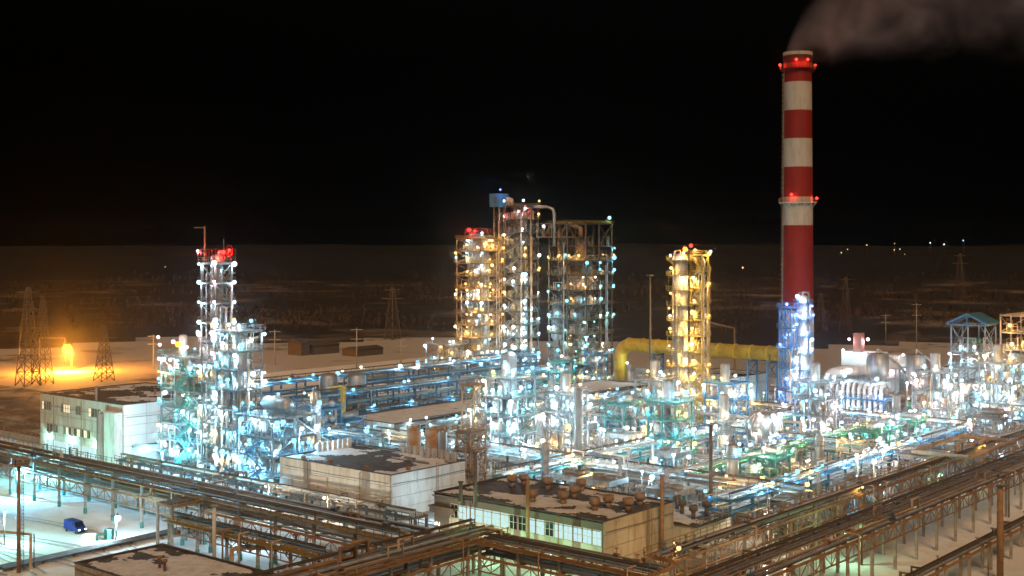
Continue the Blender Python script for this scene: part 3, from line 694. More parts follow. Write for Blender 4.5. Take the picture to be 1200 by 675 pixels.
def building_left():
    T = building('office_block', 'three-storey white panel block with dark roof beside the railway', 172, 204, 270, 309, 15.3, 'panel_white', 'white_paint', 6.5, 2.55, 0.18, 12)
    for (z0, z1, sets) in ((11.2, 13.4, [(18.5, 14, 4), (9, 4.5, 4), (2, -0.5, 2), (-4, -9.5, 4)]), (5.6, 7.6, [(16, 10.5, 4), (8, 4, 3), (3, -5, 5)])):
        for a, bb, n in sets: window_strip(T, 'y', -16.17, bb, a, z0, z1, n, 1, ('glass_dark', 'glass_dark', 'window_warm', 'glass_dark'), 'concrete')
    window_strip(T, 'y', -16.17, -10, 17, 0.6, 3.6, 5, 2, 'window_lit', 'white_paint')
    MB().box(-18.5, -16.2, -19.3, -12.5, 0, 13.5).build('stair_shaft', 'panel_white', T)
    MB().tube([(-19, -14, 0), (-19, -14, 13)], 0.9, 14).build('duct', 'insulation', T)
    MB().tube([(-14, -20.2, 5), (8, -20.2, 5), (8, -20.2, 6.5), (16, -20.2, 6.5)], 0.22, 8).build('wall_pipe', 'steel_grey', T)
    MB().box(-8, 4, -23, -19.7, 3.4, 3.8).build('canopy', 'white_paint', T)
    for (x, y, h) in ((-8, 6, 2.5), (-14, -4, 3.2), (2, -6, 1.6), (6, 10, 1.2)): MB().tube([(x, y, 15), (x, y, 15 + h)], 0.35, 10).build('roof_vent_pipe', 'insulation', T)
    for k in range(6): MB().cbox(-3 + k * 3, -8 + (k % 3) * 6, 15.05, 1.6, 1.1, 0.8).build('roof_box', 'steel_dark', T)
    for (x, y, z, c, p) in ((-17.0, 4, 4.6, 'teal', 5000), (-17.0, -8, 4.6, 'green', 4000), (-10, -20.6, 5, 'cyan', 4000), (-17, 15, 4.4, 'teal', 4000)): lamp(T, (x, y, z), c, p, 0.3)
building_left()

def low_roof():
    T = building('pump_house', 'low flat-roofed shed under thick brownish snow beside the long pipe bridge', 106, 122, 135, 180, 4.5, 'concrete', 'concrete', 6, 4.5, -0.28, 21)
    for (px, py) in ((187, 664), (193, 668)):
        x, y = W(px, py, 4.6); V = thing('vent_pipe', 'stubby rusty vent pipe standing in the snow of the low shed roof', 'vent pipe', (x, y, 4.25), 'stubby vent pipes on the low shed')
        MB().lathe([(0.22, 0), (0.22, 1.6), (0.42, 1.65), (0.42, 2.0), (0.05, 2.1)], n=10).build('stack', 'rust', V)
low_roof()

def warehouse(name, label, x0, x1, y0, y1, h, m, lit=True):
    T = building(name, label, x0, x1, y0, y1, h, m, m, 8, h, -0.9, int(x0), cat='warehouse', skipR=[(-(x1 - x0) / 2 + 2, (x1 - x0) / 2 - 2, 0, h)])
    window_strip(T, 'x', -(y1 - y0) / 2, -(x1 - x0) / 2 + 2, (x1 - x0) / 2 - 2, 2.2, h - 1.2, int((x1 - x0) / 4), 2, ('window_lit', 'window_lit', 'glass_dark'), 'white_paint')
    MB().box(-(x1 - x0) / 2 + 2, (x1 - x0) / 2 - 2, -(y1 - y0) / 2 - 0.13, -(y1 - y0) / 2, 0, 2.1).build('wall_panel', m, T)
    return T
T = warehouse('long_warehouse', 'long low warehouse with brown snowy roof beside the rusty derrick', 233, 292, 238, 258, 7, 'panel_white')
lamp(T, (-24, -10.6, 7.6), 'cold', 3500, 0.45); lamp(T, (-5, -10.6, 5.6), 'cyan', 1500); lamp(T, (18, -10.6, 5.6), 'teal', 2500)
T = warehouse('flat_warehouse', 'flat warehouse with brown snowy roof next to the orange-lit column', 302, 356, 238, 260, 7, 'panel_white')
lamp(T, (-20, -11.6, 5.6), 'teal', 2500); lamp(T, (0, -11.6, 6.6), 'cyan', 2000); lamp(T, (15, -11.6, 5.6), 'cold', 2000)
T = building('white_hall', 'white-walled hall lit green behind the orange-lit column', 340, 372, 203, 222, 12, 'white_paint', 'white_paint', 6, 3, -0.3, 31)
for k in range(4): lamp(T, (-17, -8 + k * 5, 3.5), ('green', 'teal', 'green', 'cyan')[k], 3500, 0.34)
lamp(T, (-8, -10.6, 5), 'teal', 3000); lamp(T, (4, -10.6, 6), 'cold', 2000)

# ------------------------------------------------------------------ process towers
def left_towers():
    T = thing('process_tower', 'slender tall column tower with red top lamp and white lights beside the office block', 'process tower', (174, 236, 0))
    zs = [4.6 * i for i in range(1, 12)] + [53]
    frame(T, 0, 4.6, 0, 5, zs[:-1], 'steel_grey', hole=True, stair=(5.4, 0.5, 0, 4, 0, 50), deckm='steel_grey')
    shell(T, 1.45, 52.5, 'silver', x=2.3, y=2.5)
    MB().beam((0.3, 4.4, 50), (0.3, 4.4, 59), 0.25).build('mast', 'rust', T)
    MB().beam((0.3, 4.4, 58.6), (-1.2, 6.2, 58.6), 0.18).build('davit_arm', 'rust', T)
    MB().beam((3.3, 1.2, 50.5), (3.3, 1.2, 56), 0.12).build('antenna', 'steel_grey', T)
    b = MB(); b.rail([(-0.6, -0.6, 52), (5.2, -0.6, 52), (5.2, 5.6, 52), (-0.6, 5.6, 52)], 1.6, 1.0, True, 0.14); b.build('top_railing', 'chimney_red', T)
    b = MB(); b.tube([(3.4 + 1.0 * math.cos(a / 10 * 6.283), -0.5 - .2 + 0, 53.2 + 1.3 * math.sin(a / 10 * 6.283)) for a in range(11)], 0.2, 6); b.build('hoop', 'chimney_red', T)
    for p in ((1.6, -0.9, 53.0), (0.6, -0.9, 53.0), (3.2, -1.0, 53.4)): lamp(T, p, 'red', 2600, 0.5, name='warning_lamp')
    lamp(T, (-0.8, 5.5, 53.2), 'pink', 1500, 0.45)
    frame_lamps(T, 0, 4.6, 0, 5, [4.6, 9.2, 13.8, 18.4, 23, 27.6, 32.2, 35], 'ccycwp', 2200, 2.6, 0.95, 0.4)
    for z in (36.8, 41.4, 46, 50.2):
        lamp(T, (-0.7, 5.2, z), 'cold', 1600, 0.45); lamp(T, (-0.7, -0.6, z + 0.3), 'pink', 1400, 0.42)
        lamp(T, (4.8, -0.8, z), 'cold', 1400, 0.42)
    for k in range(4): MB().tube([(-0.3 + k * 1.5, -0.5, 0.5), (-0.3 + k * 1.5, -0.5, 30 + 5 * k), (1.2 + k * 0.4, 1.4, 31 + 5 * k)], 0.2 + 0.05 * k, 8).build('riser_pipe', 'insulation', T)
    # second tower
    T = thing('process_tower', 'wide mid-height platform tower crammed with white lights against the slender tall tower', 'process tower', (174, 227.5, 0))
    frame(T, 0, 6.5, 0, 7.6, [4.4 * i for i in range(1, 9)], 'steel_grey', 2, 3, hole=True)
    shell(T, 1.7, 36.5, 'insulation', x=3.2, y=3.6)
    for k, (x, y, z) in enumerate([(1.2, 1.2, 9), (1.2, 6.2, 18), (1.1, 1.3, 22.5), (1.2, 6.3, 27)]): drum(T, x, y, z, 0.9, 3.6, 'z', 'silver')
    frame_lamps(T, 0, 6.5, 0, 7.6, [4.4 * i for i in range(1, 9)], 'cccyhwy', 2400, 2.2, 0.8, 0.4)
    # third
    T = thing('process_tower', 'broad cyan-lit platform block of stacked decks next to the white office block', 'process tower', (176, 243, 0))
    zs = [4.0 * i for i in range(1, 8)]
    frame(T, 0, 12, 0, 17, zs, 'steel_grey', 3, 4, stair=(-1.4, 3, 0, 5, 0, 27), rails='steel_teal')
    for z in zs[:-1]:
        for y in (2.5, 8.5, 14):
            if R.random() < 0.85: drum(T, 2.6, y, z + 0.1, R.uniform(0.8, 1.3), R.uniform(2.4, 3.3), 'z', R.choice(('silver', 'insulation', 'white_paint')))
        if R.random() < 0.7: drum(T, 7, 5, z + 1.5, 1.2, 8, 'y', R.choice(('silver', 'insulation')))
    for (x, y, h) in ((3, 4, 31.5), (3, 12.5, 33)):
        shell(T, 1.0, h, 'silver', x=x, y=y, skirt=0.5, z0=28)
    frame_lamps(T, 0, 12, 0, 17, zs, 'cccyyyht', 2300, 2.4, 0.7, 0.4)
    frame_lamps(T, 0, 12, 0, 17, [28.2, 30], 'php', 1500, 5, 0.7, 0.42, 'a')
    lamp(T, (-0.8, 9, 31), 'sodium', 2200, 0.5); lamp(T, (-0.8, 17, 24), 'warm', 1500, 0.42)
    # fourth
    T = thing('process_tower', 'low blue-lit platform block between the white-lit towers and the panel hall', 'process tower', (173, 214, 0))
    zs = [4.4, 8.6, 12.6, 17]
    frame(T, 0, 12, 0, 12.4, zs, 'steel_grey', 3, 3, rails='steel_blue', stair=(-1.2, 2, 0, 5, 0, 12))
    for z in [0.3] + zs[:3]:
        for y in (2, 6, 10): drum(T, 2.4, y, z + 0.15, R.uniform(0.9, 1.4), R.uniform(2.6, 3.6), 'z', R.choice(('silver', 'insulation', 'white_paint')))
    drum(T, 6, 6, 19.2, 1.5, 9, 'y', 'silver')
    frame_lamps(T, 0, 12, 0, 12.4, zs, 'cyyyc', 2900, 2.2, 0.8, 0.4)
    lamp(T, (-1, 6, 4.0), 'cyan', 9000, 0.7); lamp(T, (-1, 9, 7.0), 'cyan', 4000, 0.5)
    # slim columns behind
    column('distillation_column', 'slim silver column rising behind the cyan-lit stacked decks', (193, 252), 1.1, 30, [10, 16, 22, 27], 'cyh', 1500, nl=2)
    column('distillation_column', 'short silver column behind the low blue-lit platform block', (191, 221), 1.2, 21, [8, 14, 18], 'cyw', 1500, nl=2)
left_towers()

OCC0 = []
def centre_towers():
    # front lit unit
    T = thing('process_tower', 'compact white and blue lit platform tower in the middle of the plant', 'process tower', (228, 193, 0))
    zs = [4.5, 9, 13.5, 18, 22.5]
    frame(T, 0, 9, 0, 8, zs, 'steel_grey', 2, 3, rails='steel_teal', hole=True)
    shell(T, 1.9, 28.5, 'silver', x=5.5, y=5.4)
    for z in zs[:3]:
        for y in (1.5, 6): drum(T, 1.8, y, z + 0.1, 1.2, 3.5, 'z', R.choice(('silver', 'rust_orange', 'white_paint')))
    frame_lamps(T, 0, 9, 0, 8, zs, 'ccywh', 2600, 2.4, 0.8, 0.42)
    lamp(T, (5, 3.3, 29.5), 'cold', 2600, 0.5); lamp(T, (3.4, 5, 26), 'cyan', 2600, 0.5)
    for i, (x, y, sx, sy, top, m, cols, lab) in enumerate([(242, 186, 7, 8, 18, 'steel_grey', 'cchw', 'lit four-deck platform tower right behind the domed grey column'), (252, 162, 7, 8, 17, 'steel_teal', 'cyhw', 'teal four-deck platform tower in the bright plant middle'), (267, 176, 7, 8, 20, 'steel_grey', 'chwy', 'lit platform tower before the orange-lit column'),
            (296, 172, 8, 9, 17, 'steel_blue', 'ccpw', 'blue platform tower between orange-lit column and slim blue column'), (306, 150, 8, 9, 18, 'steel_grey', 'ccpy', 'white-lit platform tower before the tube cooler bank'), (334, 128, 8, 9, 20, 'steel_grey', 'cchp', 'white-lit platform tower left of the gabled tower'), (349, 116, 8, 9, 22, 'steel_grey', 'chwy', 'warm-lit platform tower in front of the gabled tower')]):
        T = thing('process_tower', lab, 'process tower', (x, y, 0)); zs = [top * (k + 1) / 4 for k in range(4)]; OCC0.append((x - 1, x + sx + 1, y - 1, y + sy + 1))
        frame(T, 0, sx, 0, sy, zs, m, 2, 3, hole=True); shell(T, 1.3, top + 5, R.choice(('silver', 'insulation')), x=sx * 0.6, y=sy * 0.6)
        for z in [0.3] + zs[:3]:
            for yy in (1.6, sy - 1.8): drum(T, 1.7, yy, z + 0.15, R.uniform(0.8, 1.15), 3.0, 'z', R.choice(('silver', 'insulation', 'white_paint', 'rust_orange')))
        frame_lamps(T, 0, sx, 0, sy, zs, cols, 2300, 3.0, 0.75, 0.4)
    T = thing('derrick_frame', 'thin rust-brown open steel derrick beside the long warehouse', 'steel frame', (228, 205, 0))
    frame(T, 0, 4, 0, 4, [5, 10, 15, 20], 'rust', decks=[3])
    lamp(T, (-0.7, 1, 14), 'cold', 1800, 0.4)
    for i, (x, y, r, h, m) in enumerate([(240, 182, 1.05, 20, 'insulation'), (206, 165, 0.8, 13, 'concrete'), (263, 230, 0.7, 20, 'insulation'), (258, 226, 0.9, 20, 'insulation')]):
        T = thing('vent_stack', ['plain grey column with domed top standing among the white lights', 'plain concrete-grey stack at the rear edge of the green hall', 'slim grey stack before the long warehouse, thinner of two', 'slim grey stack before the long warehouse, thicker of two'][i], 'stack', (x, y, 0))
        shell(T, r, h, m, 1)
        b = MB(); b.ladder(-r - .3, 0, 0.5, h - 1); b.build('ladder', 'steel_grey', T)
    # orange column with its stair frame
    T = column('distillation_column', 'tall pale column wrapped in orange-lit platforms left of the chimney', (310.6, 198.2), 2.3, 52, [6 + 4.4 * i for i in range(11)], 'wwwh', 1900, 'panel_tan', 'rail_yellow', 'rail_yellow', pw=1.8, nl=3, pipes=3, arc=1.7)
    zs = [4.7 * i for i in range(1, 12)]
    O = thing('stair_tower', 'orange-lit open stair frame attached beside the tall pale column', 'stair tower', (311.6, 191.4, 0))
    frame(O, 0, 3.3, 0, 3.9, zs, 'rail_yellow', rails='rail_yellow', stair=(0.8, 0.5, 0, 3.2, 0, 50), hole=True)
    for z in (9.4, 14.1, 18.8, 23.5, 28.2, 33, 42.3, 51):
        lamp(O, (-0.8, 2.6 + R.uniform(-1, 1), z + 2), 'warm', 2600, 0.5)
        if R.random() < 0.6: lamp(O, (2.4, -0.9, z + 1.0), R.choice(('warm', 'white')), 1800, 0.42)
    lamp(O, (-0.6, 5.4, 53.2), 'sodium', 1500, 0.5); lamp(O, (-0.6, 3.4, 54.3), 'red', 1500, 0.5, name='warning_lamp'); lamp(O, (3.5, -0.7, 52.6), 'white', 1600, 0.45)
    for k in range(3): MB().tube([(4.9 + 0.5 * k, 1.5 * k + .5, 0.5), (4.9 + .5 * k, 1.5 * k + .5, 49 - 6 * k)], 0.22, 8).build('riser_pipe', 'rust', O)
    T = thing('mast_pole', 'dark slender pole beside the tall orange-lit column', 'pole', (302, 203, 0))
    MB().lathe([(0.45, 0), (0.25, 46)], n=8).build('shaft', 'steel_dark', T); MB().cbox(0, 0, 45.5, 1.6, 1.6, 0.4).build('head_plate', 'steel_dark', T)
    # blue column in front of the chimney
    T = column('distillation_column', 'slim column bathed in blue light at the foot of the chimney', (342, 175), 1.35, 39.5, [7, 12, 17, 22, 27, 32, 37], 'bbcb', 2400, 'white_paint', 'steel_blue', nl=3, pipes=4, pw=1.6, lr=0.4)
    S = thing('steel_ladder_frame', 'narrow blue-lit steel frame beside the slim blue column', 'steel frame', (334.9, 175.2, 0))
    frame(S, 0, 3.6, 0, 3.8, [6 * i for i in range(1, 7)], 'steel_blue', decks=[0, 1, 2, 3, 4, 5], rails='steel_blue')
    for z in (4, 8, 11, 15, 18, 21, 25, 28, 31, 34, 37): lamp(S, R.choice(((-0.8, 1.0, z), (-0.8, 3.2, z), (2.0, -0.8, z))), R.choice(('blue', 'cold', 'blue')), 2600, 0.4)
    b = MB(); b.tube([(-2, 6, 22), (-2, 6, 12), (-2, -3, 11), (-2, -3, 6), (-2, 9, 4), (-3, 22, 2)], 0.3, 8); b.build('looping_pipe', 'steel_dark', S)
centre_towers()

def reactor_block():
    T = column('reactor_column', 'stout orange-lit column ringed by many platforms in the tallest cluster', (388, 346), 4.3, 58, [6 + 5.1 * i for i in range(11)], 'wwwwch', 2600, 'insulation', 'rust', 'rail_yellow', pw=1.5, nl=3, pipes=5, lr=0.5, arc=1.5)
    frame(T, -6.6, 6.6, -6.6, 6.6, [6 + 5.1 * i for i in range(11)], 'rust', 2, 2, hole=True, rails='rail_yellow')
    frame_lamps(T, -6.6, 6.6, -6.6, 6.6, [6 + 5.1 * i for i in range(11)], 'wwwhc', 2200, 6.5, 0.6, 0.5)
    lamp(T, (-3, 3, 60.5), 'red', 3500, 0.6, name='warning_lamp'); lamp(T, (-5, -2, 60), 'red', 2000, 0.5, name='warning_lamp')
    b = MB(); b.rail([(-4, -4, 59), (4, -4, 59), (4, 4, 59), (-4, 4, 59)], 2, 1.5, True, 0.2); b.build('top_railing', 'chimney_red', T)
    T = thing('reactor_tower', 'tallest platform tower with blue cabin on top and white-lit lower decks', 'process tower', (393, 326, 0))
    zs = [5.4 * i for i in range(1, 14)]
    frame(T, 0, 9, 0, 10, zs, 'steel_dark', 3, 3, hole=True, stair=(-1.2, 2, 0, 6, 0, 60), rails='steel_grey', colw=0.5)
    shell(T, 2.6, 58, 'insulation', x=4.6, y=5)
    drum(T, 4.6, 5, 59, 2.4, 9, 'z', 'rust_orange')
    b = MB(); b.tube([(5, 4, 64), (5, 4, 68), (5.6, 2.5, 69.5), (6.4, 0.5, 70), (9, -5, 70), (10, -7.2, 69), (10.2, -7.8, 67), (10.2, -7.8, 54)], 0.62, 12); b.build('overhead_line', 'insulation', T)
    for z in zs: 
        for _ in range(2): drum(T, R.uniform(1.2, 2), R.uniform(1.5, 10), z + 0.1, R.uniform(0.8, 1.3), R.uniform(2.4, 4), 'z', R.choice(('silver', 'insulation', 'rust_orange')))
    frame_lamps(T, 0, 9, 0, 10, zs[1:8], 'ccchw', 2600, 3.4, 0.7, 0.48); frame_lamps(T, 0, 9, 0, 10, zs[:4], 'ccyc', 2600, 3.6, 0.7, 0.55); frame_lamps(T, 0, 9, 0, 10, zs[8:], 'whc', 1500, 7, 0.5, 0.5)
    lamp(T, (-1, 2, 68), 'cold', 1800, 0.55); lamp(T, (2, 1, 70), 'red', 2600, 0.55, name='warning_lamp'); lamp(T, (-1.5, 9, 66.5), 'red', 1800, 0.5, name='warning_lamp')
    B = thing('crane_cabin', 'blue boxy cabin on a lattice mast at the very top of the tallest tower', 'cabin', (391, 337.5, 0))
    b = MB()
    for x in (0, 3):
        for y in (0, 3): b.beam((x, y, 0), (x, y, 70), 0.28)
    for i in range(23):
        z = i * 3; b.beam((0, 0, z), (0, 3, z + 3), 0.14); b.beam((0, 0, z), (3, 0, z + 3), 0.14); b.beam((0, 0, z), (0, 3, z), 0.14); b.beam((0, 0, z), (3, 0, z), 0.14)
    b.build('lattice_mast', 'rust', B)
    MB().box(-1.4, 4.2, -1.4, 4.2, 70.05, 75.5).build('cabin_body', 'steel_blue', B)
    b = MB(); b.box(-1.46, -1.4, 0.4, 1.8, 71.5, 74); b.build('cabin_door', 'steel_dark', B)
    lamp(B, (-2.6, -2.8, 77), 'blue', 2500, 0.4)
    # right frame
    T = thing('reactor_structure', 'dark open steel frame holding a fat vessel beside the tallest tower', 'steel frame', (404.5, 303, 0))
    zs = [6, 12, 18, 24, 30, 36, 42, 48, 54, 63]
    frame(T, 0, 18, 0, 19, zs, 'steel_dark', 3, 3, decks=[0, 1, 2, 3, 4, 5, 6, 7, 9], hole=True, rails='rail_yellow', colw=0.55)
    b = MB(); b.lathe([(1.8, 0), (1.8, 22), (5.4, 29), (5.4, 46), (2.2, 51), (2.2, 57), (0.1, 58)], 9, 9.5, n=24); b.build('vessel', 'rust', T)
    b = MB(); b.lathe([(1.3, 0), (1.3, 14), (2.4, 16), (2.4, 30), (0.1, 31)], 3.5, 17.5, n=16); b.build('vessel', 'silver', T)
    b = MB(); b.tube([(9, 9.5, 56), (9, 9.5, 61), (9, 15, 63), (9, 20.5, 60), (9, 20.5, 44)], 1.0, 12); b.build('overhead_line', 'rust', T)
    for z in zs[:7]:
        for _ in range(2): drum(T, R.uniform(1.4, 3), R.uniform(1.5, 13), z + 0.1, R.uniform(0.8, 1.3), R.uniform(2.4, 4), 'z', R.choice(('silver', 'insulation', 'rust_orange')))
    frame_lamps(T, 0, 18, 0, 19, zs[:4], 'cyyyt', 2400, 4.2, 0.65, 0.48); frame_lamps(T, 0, 18, 0, 19, zs[4:8], 'yyw', 1300, 7, 0.5, 0.5); frame_lamps(T, 3, 15, 3, 16, zs[1:8], 'wwhy', 1500, 5, 0.55, 0.42)
    frame(T, 3, 15, 3, 16, zs[:8], 'steel_dark', 2, 2, decks=[1, 3, 5, 7], hole=True)
    for z in (44, 49, 53): lamp(T, (18.5, -0.9, z), 'cyan', 2200, 0.6)
    lamp(T, (15, -0.9, 65.5), 'teal', 2400, 0.65)
    for y in (3, 8, 13): lamp(T, (-0.8, y, 50), 'warm', 2200, 0.5)
    B = thing('truss_bridge', 'steel truss footbridge high up linking the tallest tower to the dark frame', 'footbridge', (0, 0, 0))
    b = MB()
    for y in (324.5, 321):
        x = 404.3 if y < 324 else 404.3
    for z in (57.5, 63): 
        for dx in (0, 4): b.beam((400 + dx, 325, z), (406 + dx, 310, z), 0.25)
    for i in range(5):
        t = i / 5; u = (i + 1) / 5
        for dx in (0, 4): b.beam((400 + dx + 6 * t, 325 - 15 * t, 57.5 if i % 2 else 63), (400 + dx + 6 * u, 325 - 15 * u, 63 if i % 2 else 57.5), 0.2); b.beam((400 + dx + 6 * t, 325 - 15 * t, 57.5), (400 + dx + 6 * t, 325 - 15 * t, 63), 0.18)
    b.build('side_truss', 'rust', B); MB().hexa([(400, 325, 57.6), (404, 325, 57.6), (410, 310, 57.6), (406, 310, 57.6), (400, 325, 57.75), (404, 325, 57.75), (410, 310, 57.75), (406, 310, 57.75)]).build('deck', 'steel_dark', B)
    lamp(B, (401, 322, 62), 'cold', 2000, 0.55)
    # lower skirts of the block
    S = thing('process_tower', 'low brightly lit platform block at the foot of the stout orange-lit column', 'process tower', (372, 347, 0))
    frame(S, 0, 10, 0, 14, [4.5, 9, 13.5], 'steel_grey', 2, 3); frame_lamps(S, 0, 10, 0, 14, [4.5, 9, 13.5], 'whccy', 2400, 4, 0.8, 0.5)
    for y in (3, 8, 12): drum(S, 4, y, 4.7, 1.4, 3.8, 'z', 'silver')
    S = thing('process_tower', 'low cyan-lit platform block at the foot of the tallest tower', 'process tower', (378, 318, 0))
    frame(S, 0, 10, 0, 18, [5, 10], 'steel_blue', 2, 3); frame_lamps(S, 0, 10, 0, 18, [5, 10], 'cycc', 2600, 4, 0.8, 0.52)
    for y in (3, 9, 15): drum(S, 4, y, 5.2, 1.5, 4, 'z', 'silver')
reactor_block()

def yellow_duct():
    T = thing('flue_duct', 'fat yellow flue duct on blue trestles running to the chimney', 'duct', (0, 0, 0)); z = 20.0
    y1 = 250; b = MB(); pts = [(CHX - 1, CHY + 4, z), (CHX - 1, y1 - 3, z)]
    for i in range(1, 6): a = i / 5 * math.pi / 2; pts.append((CHX - 1, y1 - 3 + 4.5 * math.sin(a), z - 4.5 + 4.5 * math.cos(a)))
    pts.append((CHX - 1, y1 + 1.5, 7.4)); b.tube(pts, 2.25, 20); b.build('duct_pipe', 'yellow_duct', T)
    for y in range(194, 250, 6):
        b = MB(); b.lathe([(2.26, y - 0.15), (2.5, y - 0.15), (2.5, y + 0.15), (2.26, y + 0.15)], CHX - 1, z, 20, 'y', cap=False); b.build('stiffener_ring', 'yellow_duct', T)
    for y in (193, 200, 228, 236):
        b = MB()
        for s in (-3, 3): b.beam((CHX - 1 + s, y, 12.3 if 203 < y < 222 else 0), (CHX - 1 + s, y, z - 2.2), 0.5)
        b.beam((CHX - 4, y, z - 2.9), (CHX + 2, y, z - 2.9), 0.5); b.beam((CHX - 4, y, 12.5), (CHX + 2, y, z - 3), 0.25); b.beam((CHX + 2, y, 12.5), (CHX - 4, y, z - 3), 0.25)
        b.build('trestle', 'steel_blue', T)
    lamp(T, (CHX - 5, 246, 14), 'cold', 2500, 0.5)
    T = thing('square_gantry', 'thin dark rectangular gantry frame standing past the yellow duct', 'gantry', (400, 232, 0))
    b = MB(); b.beam((0, 0, 0), (0, 0, 24), 0.5); b.beam((0, 18, 0), (0, 18, 27), 0.5); b.beam((0, 0, 24), (0, 18, 27), 0.5); b.build('portal', 'rust', T)
yellow_duct()

# ------------------------------------------------------------------ heater area
def heater_area():
    T = thing('fired_heater', 'tall boxy white-lit heater block with flat upper cabins near the chimney', 'heater', (372, 158, 0))
    MB().box(0, 20, 0, 20, 9, 16).build('firebox', 'insulation', T)
    for x in (0.5, 7, 13, 19.5):
        for y in (0.5, 10, 19.5): MB().cbox(x, y, 0, 0.6, 0.6, 9).build('leg', 'steel_grey', T)
    MB().box(1, 8, 7, 19.5, 16.05, 20.5).build('upper_cabin', 'white_paint', T); MB().box(2, 10, 1, 6, 16.05, 20).build('upper_cabin', 'panel_white', T)
    for y in range(1, 20, 2): MB().box(-0.15, 0, y, y + 0.25, 9.1, 15.9).build('buckstay', 'steel_grey', T)
    for x in range(1, 20, 2): MB().box(x, x + 0.25, -0.15, 0, 9.1, 15.9).build('buckstay', 'steel_grey', T)
    b = MB(); b.box(-1.5, -0.2, -1.5, 20, 13.0, 13.12); b.rail([(-1.5, -1.5, 13.1), (-1.5, 20, 13.1)], 1.1, 1.6); b.build('catwalk', 'steel_grey', T)
    for (x, y, z) in ((-1.7, 3, 15), (-1.7, 9, 15.5), (-1.7, 16, 15), (-0.8, 12, 20), (-0.8, 18, 21), (1, -1, 20.5), (5, -1, 16), (12, -1, 15), (17, -1, 15)): lamp(T, (x, y, z), R.choice(('cold', 'white', 'pink', 'warm')), 1700, 0.42)
    B = thing('signal_box', 'small pinkish box flanked by two bright lamps on the heater roof', 'cabin', (374, 172, 20.5))
    MB().box(-1.3, 1.3, -1.3, 1.3, 0.02, 6).build('cabin', 'red_box', B); lamp(B, (-1.8, 2.4, 4), 'pink', 2000, 0.5); lamp(B, (1.4, -2.4, 4), 'pink', 2000, 0.5)
    T = building('control_block', 'white flat building with bright front behind the silver hoppers', 392.5, 412, 132, 152, 15.5, 'panel_white', 'panel_white', 6, 4, -0.3, 9)
    for y in (-8, -2, 4): lamp(T, (-10.6, y, 15), 'cold', 1600, 0.42)
    for i, (x, y, s) in enumerate([(361, 160, 'box'), (366, 150, 'round')]):
        T = thing('hopper', ['square grey hopper on steel legs before the heater block', 'round silver hopper with conical bottom before the heater block'][i], 'hopper', (x, y, 0))
        n = 4 if s == 'box' else 18
        MB().lathe([(0.6, 11.5), (3.6 if n == 4 else 2.9, 15), (3.6 if n == 4 else 2.9, 21.5)], n=n).build('bin', 'insulation', T)
        for k in range(4):
            a = math.pi / 4 + k * math.pi / 2; MB().beam((2.8 * math.cos(a), 2.8 * math.sin(a), 0), (2.8 * math.cos(a), 2.8 * math.sin(a), 15.3), 0.35).build('leg', 'steel_grey', T)
        lamp(T, (-3, 1.5, 13), 'pink', 2600, 0.42); lamp(T, (-1, -3.4, 12), 'white', 2600, 0.42)
        MB().tube([(0, 0, 21.4), (0, 0, 23), (4, -5, 18), (5, -8, 14)], 0.5, 8).build('feed_chute', 'insulation', T)
    T = thing('elbow_duct', 'large white elbow duct rising beside the foot of the chimney', 'duct', (354, 173, 0))
    pts = [(0, 0, 0), (0, 0, 12.5)] + [(2.6 - 2.6 * math.cos(a), -1.3 * (1 - math.cos(a)), 12.5 + 3 * math.sin(a)) for a in (0.4, 0.8, 1.2, 1.57)] + [(10, -2.5, 15.5), (18.5, -6, 15.0)]
    MB().tube(pts, 1.5, 18).build('duct_pipe', 'panel_white', T)
    lamp(T, (-2.3, -1, 8), 'white', 2500, 0.4); lamp(T, (6, -4.8, 16), 'white', 2500, 0.4)
    T = thing('cooler_bank', 'bank of upright blue-lit tubes on a steel frame beside the chimney foot', 'cooler', (345, 151, 0))
    frame(T, 0, 6, 0, 19, [4.5, 9.5], 'steel_blue', 2, 4)
    for k in range(11):
        MB().tube([(0.4, 1 + k * 1.7, 4.6), (0.4, 1 + k * 1.7, 12.2), (1.2, 1 + k * 1.7, 13.4), (3.5, 1 + k * 1.7, 13.4)], 0.5, 10).build('tube', 'white_paint', T)
        MB().tube([(0.2, 1.6 + k * 1.6, 0.3), (0.2, 1.6 + k * 1.6, 4.0)], 0.38, 8).build('tube', 'insulation', T)
    MB().tube([(4, 0, 13.6), (4, 19, 13.6)], 0.9, 12).build('header', 'insulation', T)
    for y in (1, 5.5, 10, 14, 18): lamp(T, (-1.4, y, R.choice((3.4, 7, 11))), R.choice(('blue', 'blue', 'cold')), 2600, 0.36)
    lamp(T, (2, 3, 15.4), 'cold', 3000, 0.42); lamp(T, (2, 13, 15.6), 'cold', 3000, 0.42)
    T = thing('cooler_bank', 'bank of white vertical ribbed cooler panels on legs near the blue gabled tower', 'cooler', (360.5, 135, 0))
    frame(T, 0, 6, 0, 11, [4.5, 8.2], 'steel_grey', 2, 3)
    for k in range(7): MB().box(-0.1, 5.5, 0.5 + k * 1.5, 1.5 + k * 1.5, 8.3, 13).build('panel', 'white_paint', T)
    for y in (1, 6, 10): lamp(T, (-1, y, R.choice((7.3, 14))), R.choice(('cold', 'white', 'white')), 3000, 0.42)
    # gabled tower
    T = thing('gabled_tower', 'open multi-deck tower with blue gabled roof and cyan-white lights', 'process tower', (368.9, 130.4, 0))
    zs = [5, 9.5, 14, 18.5, 23, 31]
    frame(T, 0, 9, 0, 10, zs, 'steel_grey', 2, 3, decks=[0, 1, 2, 3, 4], rails='steel_grey', stair=(-1.2, 1, 0, 5, 0, 23))
    for z in [0.3] + zs[:3]:
        for y in (2.4, 7.4): drum(T, 3, y, z + 0.2, 1.6, 3.8, 'z', R.choice(('white_paint', 'silver')))
